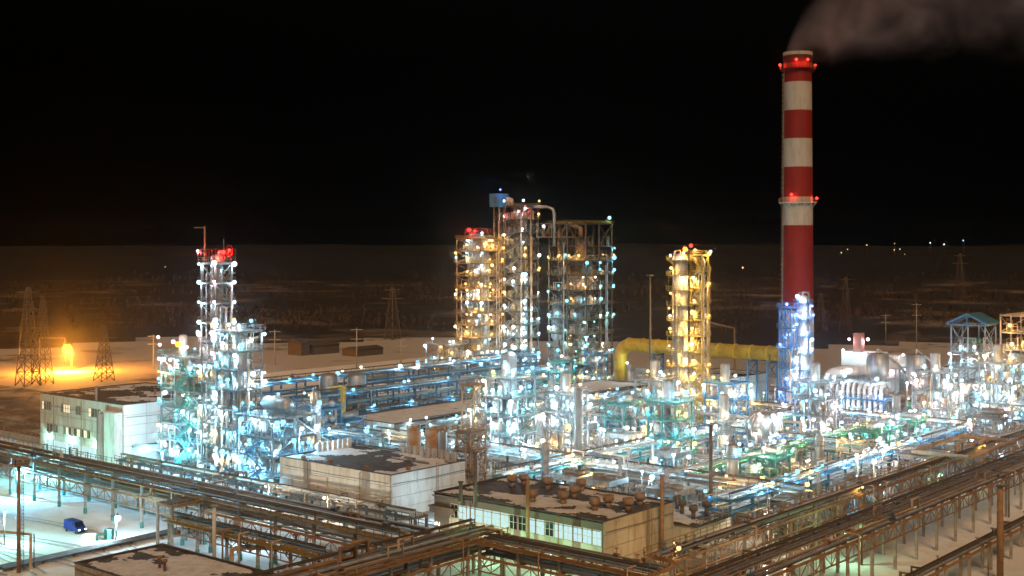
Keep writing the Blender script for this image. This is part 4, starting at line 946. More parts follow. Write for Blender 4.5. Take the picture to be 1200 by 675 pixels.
    for s in (0, 1):
        b = MB(); y0, y1 = (-1.2, 5) if s == 0 else (11.2, 5); lo, hi = 31.1, 34
        b.hexa([(-1.2, y0, lo), (10.2, y0, lo), (10.2, y1, hi), (-1.2, y1, hi), (-1.2, y0, lo + .25), (10.2, y0, lo + .25), (10.2, y1, hi + .25), (-1.2, y1, hi + .25)]); b.build('roof_slope', 'steel_blue', T)
    b = MB(); b.beam((-1, -1, 31), (-1, 5, 34), 0.25); b.beam((-1, 11, 31), (-1, 5, 34), 0.25); b.beam((-1, 5, 30.8), (-1, 5, 34), 0.2); b.beam((-1, -1, 30.9), (-1, 11, 30.9), 0.25); b.build('roof_truss', 'steel_blue', T)
    MB().tube([(4, 3, 26), (4, 7, 26)], 0.9, 12).build('hoist_drum', 'steel_green', T)
    frame_lamps(T, 0, 9, 0, 10, zs[:5], 'cchcy', 3200, 3.2, 0.8, 0.42)
    T = thing('warm_tower', 'tall open beam frame glowing warm at the edge beside the blue gabled tower', 'steel frame', (373.5, 111.5, 0))
    zs = [6, 12, 18, 24, 29, 34]
    frame(T, 0, 18, 0, 16, zs, 'pipe_tan', 3, 3, decks=[0, 1, 2, 3], rails='rail_yellow')
    for z in [0.3] + zs[:3]:
        for y in (3, 8, 13): drum(T, 3, y, z + 0.2, 1.6, 4.5, 'z', R.choice(('white_paint', 'silver')))
    frame_lamps(T, 0, 18, 0, 16, zs[:4], 'hcwyh', 2600, 2.8, 0.8, 0.42)
    lamp(T, (-0.9, 8, 36), 'sodium', 3000, 0.4); lamp(T, (-0.9, 13, 31), 'warm', 2600, 0.4)
heater_area()

# ------------------------------------------------------------------ pipe racks
OCC = [(165, 190, 119, 162), (188.5, 203.5, 116, 138), (171, 207, 176, 214), (170, 196, 214, 262), (226, 239, 191, 211), (306, 320, 186, 203), (334, 346, 170, 184), (350, 364, 170, 192), (300, 304, 201, 205),
       (369, 413, 105, 180), (356, 371, 132, 165), (343, 353, 149, 172), (338, 374, 201, 265), (231, 294, 236, 260), (300, 340, 236, 262), (238, 242, 180, 184), (204, 208, 163, 167), (256, 265, 224, 232), (370, 426, 300, 365)]
OCC += OCC0
def occ_rack(axis, a0, a1, c, wd): OCC.append((a0, a1, c - wd / 2 - 0.8, c + wd / 2 + 0.8) if axis == 'x' else (c - wd / 2 - 0.8, c + wd / 2 + 0.8, a0, a1))
BR = ('pipe_brown', 'pipe_tan', 'rust', 'pipe_tan')
rack('pipe_bridge', 'long brown pipe bridge on teal-footed posts running past the office block', 'y', 139.5, 310, 141, 7.5, 9, 'rust', 'concrete', 12, 2, 2.6, 10, True, (-1, 1), 'rail_yellow', BR, 0.34, None, foot='steel_teal', railm='steel_blue')
rack('pipe_bridge', 'broad brown pipe bridge rising toward the green hall from the bottom edge', 'x', 95, 154, 135.4, 7, 8.2, 'rust', 'concrete', 12, 2, 2.4, 9, True, (-1,), 'rust', BR, 0.36)
rack('pipe_bridge', 'short brown pipe bridge passing along the front of the green hall', 'y', 99.5, 131.6, 150.6, 6.4, 8.0, 'rust', 'concrete', 11, 2, 2.4, 8, True, (-1,), 'rust', BR, 0.34)
rack('pipe_bridge', 'narrow brown pipe bridge rising from the green hall corner past the snowy lean-to', 'x', 155, 345, 102, 4.2, 8.6, 'rust', 'concrete', 8, 1, 2.2, 9, True, (1,), 'rust', BR, 0.34, 'w', 60, 700, lr=0.25)
rack('pipe_bridge', 'widest brown pipe bridge with many pipes above the brown snow bank', 'x', 138, 345, 89, 6.6, 8.2, 'rust', 'concrete', 12, 1, 2.3, 9, True, (1,), 'rust', BR, 0.36)
rack('pipe_bridge', 'thin low pipe bridge crossing the brown snow in the bottom corner', 'x', 172, 330, 74.5, 2.0, 5, 'rust', 'concrete', 4, 1, 2.2, 10, False, None, 'rust', BR, 0.26)
rack('pipe_bridge', 'lower yellow-railed branch bridge beside the white lamp post', 'y', 150, 192, 133, 3.4, 5.6, 'rust', 'concrete', 6, 1, 2.2, 9, True, (-1,), 'rail_yellow', BR, 0.3, foot='steel_teal')
rack('pipe_bridge', 'low dark pipe run between the road and the panel hall', 'y', 164, 262, 167.5, 3.6, 4, 'steel_dark', 'steel_dark', 8, 1, 2, 8, False, (-1,), 'steel_dark', BR + ('steel_dark',), 0.28, railm='steel_dark')
rack('pipe_bridge', 'cross link of pipes joining the long bridge to the yellow-railed branch', 'x', 131, 137, 192.5, 5, 8.2, 'rust', 'concrete', 8, 1, 2, 6, False, (-1,), 'rail_yellow', BR, 0.3)
PR = [('y', 114, 236, 222, 5, 6.4, 'steel_grey', 'low grey pipe rack of white-lit pipes behind the green hall', 'cchyw'),
      ('x', 196, 330, 168.5, 5, 6.8, 'steel_teal', 'teal pipe rack crossing the brightest middle of the plant', 'cchyhw'),
      ('x', 225, 335, 145, 5, 6.2, 'steel_green', 'green-railed pipe rack near the dense white lamps', 'cchyg'),
      ('y', 108, 235, 284, 5, 6.6, 'steel_blue', 'blue pipe rack running toward the orange-lit column', 'cyycw'),
      ('x', 205, 335, 122, 5, 6.9, 'steel_blue', 'pale blue pipe rack before the gabled tower', 'cychy'),
      ('y', 110, 200, 330, 5, 7.2, 'steel_grey', 'grey pipe rack before the slim blue column', 'cchpy'),
      ('x', 240, 336, 230.5, 5, 7.4, 'steel_grey', 'grey pipe rack along the front of the long warehouse', 'ccyyc')]
for ax, a0, a1, c, wd, z, m, lab, cols in PR:
    rack('pipe_rack', lab, ax, a0, a1, c, wd, z, m, m, 9, 2, 2.0, 8, False, (-1,), m, ('silver', 'insulation', 'silver', 'pipe_tan', 'white_paint'), 0.34, cols + 'w', 5.2, 1900, lr=0.34)
    occ_rack(ax, a0, a1, c, wd + 2)
rack('pipe_rack', 'long blue-steel pipe rack dotted with cyan lamps behind the yellow post', 'x', 214, 372, 306, 8, 12, 'steel_blue', 'steel_blue', 9, 3, 3.0, 10, True, (-1,), 'steel_blue', ('insulation', 'steel_blue', 'silver'), 0.36, 'cycyh', 9, 2600, lr=0.5, lz_off=1.6)
rack('pipe_rack', 'second blue-steel pipe rack in front of the longer lamp-dotted one', 'x', 235, 352, 284, 8, 9.5, 'steel_blue', 'steel_blue', 9, 2, 3.0, 10, False, (-1,), 'steel_blue', ('insulation', 'steel_blue', 'silver'), 0.36, 'cyy', 10, 2400, lr=0.48)
rack('pipe_rack', 'dark pipe rack with teal glow behind the panel hall roof', 'x', 200, 300, 268, 7, 6.5, 'steel_blue', 'steel_dark', 9, 2, 2.2, 10, False, (-1,), 'steel_dark', ('insulation', 'steel_dark', 'steel_blue'), 0.34, 'y', 16, 2000, lr=0.4)
rack('pipe_rack', 'small grey pipe rack of lamp-lit lines by the white-lit towers', 'y', 216, 300, 205, 6, 9, 'steel_grey', 'steel_grey', 8, 2, 2.6, 9, False, (-1,), 'steel_blue', ('insulation', 'silver'), 0.34, 'cyyh', 6, 2400, lr=0.42)
occ_rack('y', 216, 300, 205, 8); occ_rack('x', 214, 372, 306, 10); occ_rack('x', 235, 352, 284, 10); occ_rack('x', 200, 300, 268, 9)

def big_pipes():
    for i, (pts, r, m, lab) in enumerate([
        ([(262, 96, 10), (262, 108, 10), (290, 108, 10), (290, 96, 10), (262.5, 96, 10)], 0.5, 'pipe_tan', 'large tan rectangular pipe loop above the narrow brown bridge'),
        ([(212, 150, 0.3), (212, 150, 10.5), (212, 158, 10.5), (236, 158, 10.5), (236, 158, 0.3)], 0.42, 'silver', 'white arched pipe over the machinery behind the green hall'),
        ([(214, 140, 0.3), (214, 140, 8.5), (252, 136.5, 8.5), (252, 136.5, 0.3)], 0.5, 'silver', 'long pale crossover pipe behind the snowy lean-to'),
        ([(292, 150, 0.3), (292, 150, 9), (292, 182, 9), (292, 182, 0.3)], 0.55, 'silver', 'silver overhead pipe beside the pipe-wrapped reactor ball'),
        ([(340, 140, 0.3), (340, 140, 13), (356, 137, 13), (356, 137, 0.3)], 0.6, 'white_paint', 'white goalpost-shaped pipe beside the cooler panels')]):
        T = thing('pipe_loop', lab, 'pipe', (0, 0, 0)); MB().tube(pts, r, 12).build('pipe', m, T)
        for (x, y, z) in pts[1:-1][:4]:
            MB().lathe([(r + 0.02, z - 0.12 - r * 1.6), (r + 0.2, z - 0.12 - r * 1.6), (r + 0.2, z + 0.12 - r * 1.6), (r + 0.02, z + 0.12 - r * 1.6)], x, y, 12, cap=False).build('flange', m, T)
            if i == 0: MB().beam((x, y, 0.2), (x, y, z - r - 0.8), 0.4).build('support', 'concrete', T)
big_pipes()

def reactor_ball():
    X, Y = W(896, 540); T = thing('pipe_wrapped_vessel', 'round vessel wrapped in silver pipes and ringed by dazzling white lamps', 'vessel', (X, Y, 0))
    pr = [(max(0.05, 4.2 * math.sin(a)), 8.5 - 4.2 * math.cos(a)) for a in [math.pi * i / 10 for i in range(11)]]
    MB().lathe(pr, n=20).build('ball', 'silver', T)
    for k in range(8):
        a = k * math.pi / 4; MB().tube([(4.2 * math.cos(a), 4.2 * math.sin(a), 0), (4.2 * math.cos(a), 4.2 * math.sin(a), 8)], 0.28, 8).build('leg', 'steel_grey', T)
    for k in range(9):
        a = k * 0.7; q = [((4.5 + 0.2 * (k % 2)) * math.sin(t) * math.cos(a), (4.5 + .2 * (k % 2)) * math.sin(t) * math.sin(a), 8.5 - 4.5 * math.cos(t)) for t in [0.3 + 0.3 * i for i in range(9)]]
        MB().tube(q, 0.24, 6).build('wrapping_pipe', 'insulation', T)
    for k in range(14):
        a = CAMA + R.uniform(-1.7, 1.7); z = R.uniform(3.5, 13.5); rr = 5.2 + 0.3; s = math.sqrt(max(0.2, 1 - ((z - 8.5) / 5.6) ** 2))
        lamp(T, (rr * s * math.cos(a), rr * s * math.sin(a), z), R.choice(('white', 'cold', 'pink', 'cold')), 800, 0.36)
    OCC.append((X - 7, X + 7, Y - 7, Y + 7))
reactor_ball()

# ------------------------------------------------------------------ dense machinery between the racks
def hit(x0, x1, y0, y1):
    return any(not (x1 < a or x0 > b or y1 < c or y0 > d) for a, b, c, d in OCC)
def cells(x0, x1, y0, y1, s, where, cols, power, rnd, dens=0.9, lampp=0.75, kinds='efdpac'):
    x = x0
    while x + s <= x1:
        y = y0
        while y + s <= y1:
            k = rnd.choice(kinds)
            if not hit(x + 0.4, x + s - 0.4, y + 0.4, y + s - 0.4) and rnd.random() < dens:
                cx, cy_ = x + s / 2, y + s / 2; c = pick(rnd.choice(cols + 'w')); lc = c if rnd.random() < lampp else None
                tail = (' with %s lamp ' % c if lc else ' ') + where
                if k == 'e':
                    em = rnd.choice(('silver', 'insulation', 'rust_orange'))
                    exchanger('heat_exchanger', {'silver': 'silver', 'insulation': 'grey', 'rust_orange': 'rusty'}[em] + ' horizontal heat exchanger' + tail, cx, cy_, rnd.uniform(0.7, 1.15), s - 1.2, rnd.choice('xy'), em, 'heat exchangers ' + where, rnd.uniform(1, 3), lampc=lc, power=power)
                elif k == 'd':
                    hh = rnd.uniform(6, 13); em = rnd.choice(('silver', 'insulation', 'white_paint', 'silver'))
                    vdrum('vertical_drum', ('short ' if hh < 8.5 else 'tall ' if hh > 11 else '') + {'silver': 'silver', 'insulation': 'grey', 'white_paint': 'white'}[em] + ' upright drum' + tail, cx, cy_, rnd.uniform(0.9, 1.7), hh, em, 'upright drums ' + where, lc, power)
                elif k == 'c': column('small_column', 'short platform-ringed column ' + where, (cx, cy_), rnd.uniform(0.8, 1.2), rnd.uniform(12, 19), [4.5, 8, 11], cols, power, nl=1, pipes=2, group='short columns ' + where)
                elif k == 'f':
                    n = rnd.choice((2, 2, 3)); m = rnd.choice(('steel_grey', 'steel_teal', 'steel_blue', 'steel_green'))
                    T = thing('equipment_frame', ['', '', 'two-deck ', 'three-deck '][n] + m[6:] + ' steel frame with vessels ' + where, 'equipment frame', (x + 0.8, y + 0.8, 0), 'small equipment frames ' + where)
                    zs = [4.0 * (i + 1) for i in range(n)]; e = s - 1.6
                    frame(T, 0, e, 0, e, zs, m)
                    for z in [0.3] + zs: drum(T, e / 2, e * 0.35, z + 1.2, 0.9, e * 0.9, rnd.choice('xy'), rnd.choice(('silver', 'insulation'))); 
                    frame_lamps(T, 0, e, 0, e, zs, cols, power, 5, 0.55 * lampp / 0.75, 0.36)
                elif k == 'p':
                    for i in range(3):
                        T = thing('pump', 'small motor pump ' + where, 'pump', (x + 1.5 + i * 2.2, cy_, 0.3), 'pumps ' + where)
                        MB().box(-0.8, 0.8, -1.7, 1.7, 0, 0.4).build('base', 'concrete', T); drum(T, 0, -0.6, 1.0, 0.5, 1.8, 'y', 'steel_teal', 'motor'); drum(T, 0, 0.9, 1.0, 0.65, 0.9, 'y', 'steel_grey', 'casing')
                        MB().tube([(0, 0.9, 1.5), (0, 0.9, 4), (0, 3, 4)], 0.18, 8).build('discharge_pipe', 'insulation', T)
                        if i == 1 and lc: lamp(T, (0, -2, 4.4), lc, power)
                elif k == 'a':
                    T = thing('air_cooler', 'raised fan cooler box ' + where, 'air cooler', (x + 0.8, y + 0.8, 0), 'fan coolers ' + where); e = s - 1.6
                    for xx in (0, e):
                        for yy in (0, e): MB().cbox(xx, yy, 0, 0.3, 0.3, 5.8).build('leg', 'steel_grey', T)
                    MB().box(-0.3, e + 0.3, -0.3, e + 0.3, 5.8, 6.9).build('tube_box', 'insulation', T)
                    for yy in (e * 0.27, e * 0.73): MB().lathe([(1.3, 6.92), (1.3, 7.5), (1.15, 7.5), (1.15, 6.95), (0.05, 6.95)], e / 2, yy, 14, cap=False).build('fan_ring', 'steel_grey', T)
                    if lc: lamp(T, (-0.7, e / 2, 5.2), lc, power); 
            y += s
        x += s
LANDMARKS = [(282, 155, 'pipe-wrapped vessel'), (311, 198, 'orange-lit column'), (240, 182, 'domed grey column'), (188, 145, 'green hall'), (197, 128, 'snowy lean-to'), (341, 176, 'slim blue column'), (262, 236, 'long warehouse'), (370, 133, 'blue gabled tower'), (349, 160, 'tube cooler bank'), (340, 212, 'white-walled hall'), (232, 197, 'compact platform tower'), (276, 102, 'tan pipe loop')]
def mast_lamps():
    rnd = random.Random(17); k = 0
    while k < 75:
        x, y = rnd.uniform(205, 365), rnd.uniform(110, 228)
        if hit(x - .3, x + .3, y - .3, y + .3): continue
        c = pick(rnd.choice('cccyhwp')); hh = rnd.uniform(5, 11)
        near = min(LANDMARKS, key=lambda q: (q[0] - x) ** 2 + (q[1] - y) ** 2)[2]
        T = thing('area_lamp', ('tall ' if hh > 8 else 'short ') + {'cold': 'white', 'white': 'warm white', 'cyan': 'cyan', 'warm': 'amber', 'pink': 'pinkish'}[c] + ' mast lamp by the ' + near, 'lamp', (x, y, 0), 'mast lamps among the pipework')
        MB().lathe([(0.12, 0), (0.09, hh)], n=6).build('mast', 'steel_grey', T); MB().beam((0, 0, hh), (-0.6, -0.5, hh + 0.25), 0.09).build('arm', 'steel_grey', T)
        lamp(T, (-0.6, -0.5, hh - 0.35), c, 2600, 0.38); k += 1
rn = random.Random(11)
cells(204, 222, 139, 192, 8, 'behind the green hall', 'cchyw', 2000, rn, 0.95, 0.7)
cells(225, 283, 147, 190, 8, 'in the bright plant middle', 'ccchypw', 2300, rn, 0.95, 0.8, 'efdcaf')
cells(239, 300, 190, 229, 8, 'before the long warehouse', 'ccyhcw', 2000, rn, 0.9, 0.7)
cells(204, 283, 107, 143, 8, 'beyond the snowy lean-to', 'cchyg', 1900, rn, 0.85, 0.6, 'efdpae')
cells(286, 330, 106, 185, 8, 'before the slim blue column', 'ccchpyp', 2500, rn, 0.97, 0.85, 'efdfca')
cells(332, 370, 106, 150, 8, 'before the blue gabled tower', 'cchpy', 2200, rn, 0.9, 0.7, 'efdfa')
cells(206, 236, 213, 264, 8, 'behind the white-lit towers', 'cyyc', 1700, rn, 0.7, 0.5, 'edpf')
cells(210, 262, 270, 301, 8, 'beside the blue-steel racks', 'cyy', 2200, rn, 0.7, 0.6, 'edpf')
cells(300, 345, 265, 300, 8, 'near the tallest cluster', 'cyh', 2200, rn, 0.6, 0.6, 'edpf')
cells(355, 400, 268, 299, 8, 'below the dark open frame', 'cyhw', 2200, rn, 0.8, 0.7, 'edf')
mast_lamps()
def tangle():
    rnd = random.Random(5); b = MB()
    for _ in range(2600):
        x, y = rnd.uniform(200, 368), rnd.uniform(108, 232)
        if hit(x - 0.2, x + 0.2, y - 0.2, y + 0.2) and rnd.random() < 0.8: continue
        z = rnd.uniform(1, 6.5); L = rnd.uniform(2, 9); r = rnd.uniform(0.06, 0.17)
        p = [(x, y, 0.2), (x, y, z)]; p.append((x + L, y, z) if rnd.random() < 0.5 else (x, y + L, z))
        if rnd.random() < 0.6: q = p[-1]; p.append((q[0], q[1], max(0.2, z + rnd.choice((-z + .3, 1.5, -1)))))
        b.tube(p, r, 5)
    o = b.build('small_bore_piping', 'pipe_mix'); struct(o, 'stuff')
mat('pipe_mix', (0.50, 0.49, 0.47), 0.5, 0.3, (0.30, 0.22, 0.15), 0.12, 0, (0.46, 0.6), 3)
tangle()

# ------------------------------------------------------------------ yard details
def yard_details():
    x, y = W(88, 624); T = thing('van', 'bright blue van parked on lamp-lit snow with headlights on', 'van', (x, y, 0.16))
    prof = [(-2.5, 0.45), (2.55, 0.45), (2.6, 0.95), (1.75, 1.2), (1.15, 2.1), (-2.35, 2.2), (-2.5, 1.9)]   # nose towards -Y
    b = MB(); wv = lambda z: 0.98 if z < 1.3 else 0.86
    for s in (-1, 1): b.v += [(s * wv(z), -u, z) for u, z in prof]
    n = len(prof); b.face(list(range(n))); b.face([n + i for i in range(n)][::-1])
    for i in range(n): j = (i + 1) % n; b.face([i, n + i, n + j, j])
    b.build('body', 'van_blue', T)
    b = MB(); b.v = [(-0.78, -1.74, 1.26), (0.78, -1.74, 1.26), (0.72, -1.22, 2.02), (-0.72, -1.22, 2.02)]; b.face([0, 1, 2, 3]); b.build('windscreen', 'glass_dark', T)
    for s in (-1, 1):
        b = MB(); q = 0.93 * s; b.hexa([(q - .03, -1.25, 1.35), (q + .03, -1.25, 1.35), (q + .03, -0.3, 1.35), (q - .03, -0.3, 1.35), (q - .03 - .05 * s, -1.0, 1.95), (q + .03 - .05 * s, -1.0, 1.95), (q + .03 - .05 * s, -0.3, 1.95), (q - .03 - .05 * s, -0.3, 1.95)]); b.build('side_window', 'glass_dark', T)
        for u in (-1.6, 1.6):
            Wh = MB().lathe([(0.02, s * 0.86), (0.36, s * 0.8), (0.38, s * 0.95), (0.36, s * 1.02), (0.2, s * 1.03), (0.02, s * 1.02)], -u, 0.38, 14, 'x').build('wheel', 'rubber', T) if False else None
            b = MB(); b.lathe([(0.36, 0.78 * s), (0.38, 0.82 * s), (0.38, 0.98 * s), (0.34, 1.02 * s)], -u, 0.38, 14, 'x'); Wh = b.build('wheel', 'rubber', T)
            b = MB(); b.lathe([(0.2, 1.021 * s), (0.19, 1.04 * s)], -u, 0.38, 12, 'x'); b.build('rim', 'silver', Wh)
        b = MB(); b.cbox(s * 0.68, -2.6, 0.68, 0.32, 0.08, 0.22); Hd = b.build('headlight', 'headlight', T)
    l = bpy.data.lights.new('van_headlight', 'SPOT'); l.energy = 2500; l.spot_size = 1.2; l.color = (1, .96, .88); lo = bpy.data.objects.new('van_headlight', l); COL.objects.link(lo); lo.parent = T; lo.location = (0, -2.75, 0.8); lo.rotation_euler = (math.radians(80), 0, math.pi)
    MB().cbox(0, -2.62, 0.42, 1.9, 0.12, 0.2).build('bumper', 'rubber', T)
    # masts
    x, y = W(22, 672); T = thing('floodlight_mast', 'tall rusty mast with square service platform at the edge of the snow yard', 'mast', (x, y, 0))
    MB().lathe([(0.35, 0), (0.28, 18)], n=10).build('shaft', 'rust', T); b = MB(); b.ladder(0.5, -0.4, 0.5, 17.5); b.build('ladder', 'steel_dark', T)
    b = MB(); b.cbox(0, 0, 18, 2.4, 2.4, 0.2); b.rail([(-1.2, -1.2, 18.2), (1.2, -1.2, 18.2), (1.2, 1.2, 18.2), (-1.2, 1.2, 18.2)], 1.0, 1.2, True); b.build('platform', 'rust', T)
    x, y = W(251, 674); T = thing('lamp_post', 'plain white post standing in front of the yellow-railed bridge', 'post', (x, y, 0)); MB().lathe([(0.34, 0), (0.3, 11.2), (0.1, 11.4)], n=12).build('shaft', 'white_paint', T); MB().cbox(0, 0, 11.4, 1.0, 1.0, 0.2).build('cap_plate', 'concrete', T)
    x, y = W(36, 668); T = thing('pipe_portal', 'rusty pipe portal beside the tall service mast', 'pipe', (x, y, 0)); MB().tube([(0, 0, 0), (0, 0, 6), (-3, 8, 6), (-6, 16, 6)], 0.28, 8).build('pipe', 'pipe_tan', T); MB().beam((0.6, 0, 0), (0.6, 0, 6), 0.14).build('prop', 'steel_dark', T)
    x, y = W(1172, 680); T = thing('dark_pole', 'thick dark pole standing in front of the widest pipe bridge', 'pole', (x, y, 0)); MB().lathe([(0.55, 0), (0.5, 15.3)], n=12).build('shaft', 'rust', T); MB().cbox(0, 0, 15.3, 1.3, 1.3, 0.15).build('cap_plate', 'steel_dark', T)
    for (px, py, zt, m, lab) in ((557, 591, 18, 'steel_dark', 'black stack pole at the panel hall end of the green hall'), (540, 589, 12.5, 'steel_dark', 'short dark vent pole on the corner of the green hall'), (833, 612, 19, 'steel_dark', 'slim dark pole among pipes beyond the snowy lean-to'), (630, 612, 14.5, 'rust', 'rust-streaked pole before the lit windows of the green hall'), (770, 612, 14.5, 'rust', 'rusty pole before the tan end wall of the green hall')):
        z0 = 9 if py < 600 else 0
        x, y = W(px, py, z0)
        if py == 612 and px < 800: x, y = (165.6, 136.5) if px == 630 else (182.5, 120.2)
        T = thing('slim_pole', lab, 'pole', (x, y, 8.7 if z0 else 0)); hh = zt - (8.7 if z0 else 0)
        MB().lathe([(0.38, 0), (0.34, hh)], n=10).build('shaft', m, T); MB().lathe([(0.5, hh), (0.5, hh + 0.25)], n=10).build('cap_plate', m, T)
    # yard lamp and teal cabinet
    x, y = W(136, 634); T = thing('yard_lamp', 'dazzling white yard lamp on a short post beside a teal cabinet', 'lamp', (x, y, 0)); MB().lathe([(0.14, 0), (0.12, 4.4)], n=8).build('post', 'steel_teal', T); lamp(T, (0, -0.5, 4.3), 'cold', 18000, 0.55)
    T = thing('teal_cabinet', 'small teal valve cabinet standing on the snow under the long bridge', 'cabinet', (x - 0.5, y + 1.6, 0)); MB().box(-0.7, 0.7, -0.6, 0.6, 0.2, 2.1).build('body', 'steel_teal', T); MB().tube([(-0.7, 0, 1.2), (-1.9, 0.8, 1.2), (-1.9, 0.8, 0)], 0.25, 8).build('valve_pipe', 'steel_teal', T)
    for i, (px, py, c, p) in enumerate(((20, 585, 'cyan', 40000), (60, 560, 'teal', 40000), (5, 640, 'teal', 24000), (190, 560, 'cyan', 34000), (300, 640, 'cold', 12000))):
        x, y = W(px, py); T = thing('yard_lamp', ['cyan yard lamp on a pole under the long pipe bridge', 'teal yard lamp before the office block', 'low teal yard lamp at the edge of the snow yard', 'cyan yard lamp near the foot of the stacked decks', 'small white lamp under the yellow-railed bridge'][i], 'lamp', (x, y, 0))
        MB().lathe([(0.12, 0), (0.1, 6.4)], n=8).build('post', 'steel_grey', T); lamp(T, (0, -0.4, 6.3), pick({'cyan': 'y', 'teal': 't', 'cold': 'c'}[c]), p, 0.3)
    for a, bb in (((104, 199), (158, 203)),):
        T = thing('ground_pipeline', 'dark pipeline lying across the snow below the long bridge', 'pipeline', (0, 0, 0))
        for k in range(3): MB().tube([(a[0], a[1] + k * 0.9, 0.75), (bb[0] - 14, bb[1] - 3 + k * 0.9, 0.75), (bb[0] - 14, bb[1] + k * .9, 0.75)], 0.32, 8).build('pipe', 'steel_dark', T)
        for u in range(7): MB().cbox(a[0] + 2 + u * 5.8, a[1] + 1.2, 0, 0.4, 2.6, 0.45).build('sleeper', 'concrete', T)
    T = thing('yellow_post', 'bright yellow crane post standing before the blue-steel racks', 'crane', (*W(402, 515), 0)); z = 15
    MB().beam((0, 0, 0), (0, 0, z), 1.0).build('post', 'steel_yellow', T); b = MB(); b.beam((0, 0, z), (-3, 3.5, z - 0.5), 0.5); b.beam((0, 0, 8), (2.4, -3, 1.5), 0.4); b.build('jib', 'steel_yellow', T)
    for i, px in enumerate((385, 418)):
        x, y = W(px, 490); T = thing('water_tank', ['pale upright tank beside the yellow crane post', 'grey upright tank past the yellow crane post'][i], 'tank', (x, y, 0)); MB().lathe([(3.0, 0), (3.0, 13), (2.6, 13.8), (0.1, 14.4)], n=20).build('shell', 'insulation', T); b = MB(); b.ladder(-3.3, 0, 0.3, 13); b.build('ladder', 'steel_grey', T)
    T = thing('valve_manifold', 'tan pipe manifold with black valves lying at the bottom edge', 'pipe', (*W(320, 668), 0))
    MB().tube([(-4, 6, 0), (-4, 6, 3.2), (-3, 5, 3.6), (5, -6, 3.6)], 0.45, 12).build('pipe', 'pipe_tan', T)
    for t in (0.3, 0.7): x, y = -3 + 8 * t, 5 - 11 * t; MB().tube([(x, y, 4.0), (x + .6, y + .6, 5.6)], [0.35, 0.2], 8).build('valve', 'steel_dark', T); MB().lathe([(0.6, 5.6), (0.6, 5.75)], x + .6, y + .6, 10).build('handwheel', 'rust', T)
    # two slanting conveyors near the panel hall
    T = thing('conveyor', 'slanted tan conveyor duct behind the white-lit towers', 'conveyor', (*W(372, 510, 8), 0)); b = MB(); b.beam((-3, 4, 10), (3, -4, 4.5), 1.8, 1.8); b.build('duct', 'pipe_tan', T)
    for s in (-2, 2): MB().beam((s, -s * 1.33, 0), (s, -s * 1.33, 7.25 - s * .92), 0.35).build('leg', 'steel_grey', T)
    # far shed, wagons and utility poles
    for i, (px, py, L, hh, m) in enumerate(((375, 414, 13, 6, 'steel_dark'), (425, 416, 14, 4.5, 'steel_dark'), (350, 416, 4, 8, 'steel_dark'), (570, 412, 12, 4, 'steel_dark'), (1060, 398, 18, 5, 'steel_dark'))):
        x, y = W(px, py); T = thing('field_shed', ['dark long shed on the far snow strip', 'low dark shed on the far snow strip', 'small dark hut on the far snow strip', 'grey hut past the tallest cluster', 'pale long shed on the snow past the heater block'][i], 'shed', (x, y, 0))
        MB().box(-L * SB, L * SB, -5, 5, 0, hh * 0.75).build('wall', m, T); a = L * SB + .5
        b = MB(); b.v = [(-a, -5.5, hh * .74), (a, -5.5, hh * .74), (a, 5.5, hh * .74), (-a, 5.5, hh * .74), (-a, 0, hh), (a, 0, hh)]
        for q in ([0, 1, 5, 4], [2, 3, 4, 5], [0, 4, 3], [1, 2, 5], [3, 2, 1, 0]): b.face(q)
        b.build('roof', 'tar', T)
    for i, (px, py, hh) in enumerate(((418, 432, 18), (470, 428, 12), (322, 428, 16), (1074, 408, 24), (1038, 402, 16), (180, 432, 15))):
        x, y = W(px, py); T = thing('utility_pole', ['tall bare utility pole beyond the blue-steel racks', 'short utility pole beyond the blue-steel racks', 'utility pole beyond the slender tall tower', 'utility pole with wide double crossarms past the heater block', 'shorter utility pole past the heater block', 'utility pole between the orange flood lamp and the stacked decks'][i], 'utility pole', (x, y, 0))
        MB().lathe([(0.3, 0), (0.2, hh)], n=8).build('shaft', 'concrete', T)
        for z in (0.72, 0.95): MB().beam((-SB * 2.6, CB * 2.6, hh * z), (SB * 2.6, -CB * 2.6, hh * z), 0.3).build('crossarm', 'concrete', T)
yard_details()

def pylon(px, py, hh, wd, lab, m='steel_dark'):
    x, y = W(px, py); T = thing('power_pylon', lab, 'pylon', (x, y, 0)); L = []
    n = 7; wz = lambda t: wd * (1 - 0.82 * t) / 2
    for sx in (-1, 1):
        for sy in (-1, 1): MB().beam((sx * wz(0), sy * wz(0), 0), (sx * wz(1), sy * wz(1), hh), wd * 0.045).build('leg', m, T)
    for f in range(4):
        b = MB()
        for i in range(n):
            t, u = i / n, (i + 1) / n; c = [(-1, -1), (1, -1), (1, 1), (-1, 1)]; p, q = c[f], c[(f + 1) % 4]
            for (s, e) in ((p, q), (q, p)): b.beam((s[0] * wz(t), s[1] * wz(t), t * hh), (e[0] * wz(u), e[1] * wz(u), u * hh), wd * 0.028)
            b.beam((p[0] * wz(u), p[1] * wz(u), u * hh), (q[0] * wz(u), q[1] * wz(u), u * hh), wd * 0.028)
        b.build('lattice', m, T)
    for z, e in ((0.78, 0.9), (0.95, 0.65)): MB().beam((-SB * wd * e, CB * wd * e, hh * z), (SB * wd * e, -CB * wd * e, hh * z), wd * 0.06).build('crossarm', m, T)
pylon(33, 452, 38, 7, 'lattice pylon nearest the orange flood lamp, set before the snow bank')
pylon(50, 450, 34, 6, 'narrower lattice pylon paired beside the larger one')
pylon(122, 446, 22, 6, 'squat lattice pylon between the orange flood lamp and the white-lit towers')
pylon(962, 388, 24, 6, 'small lattice mast just past the chimney')
pylon(991, 388, 34, 6, 'tall slender lattice mast past the chimney')
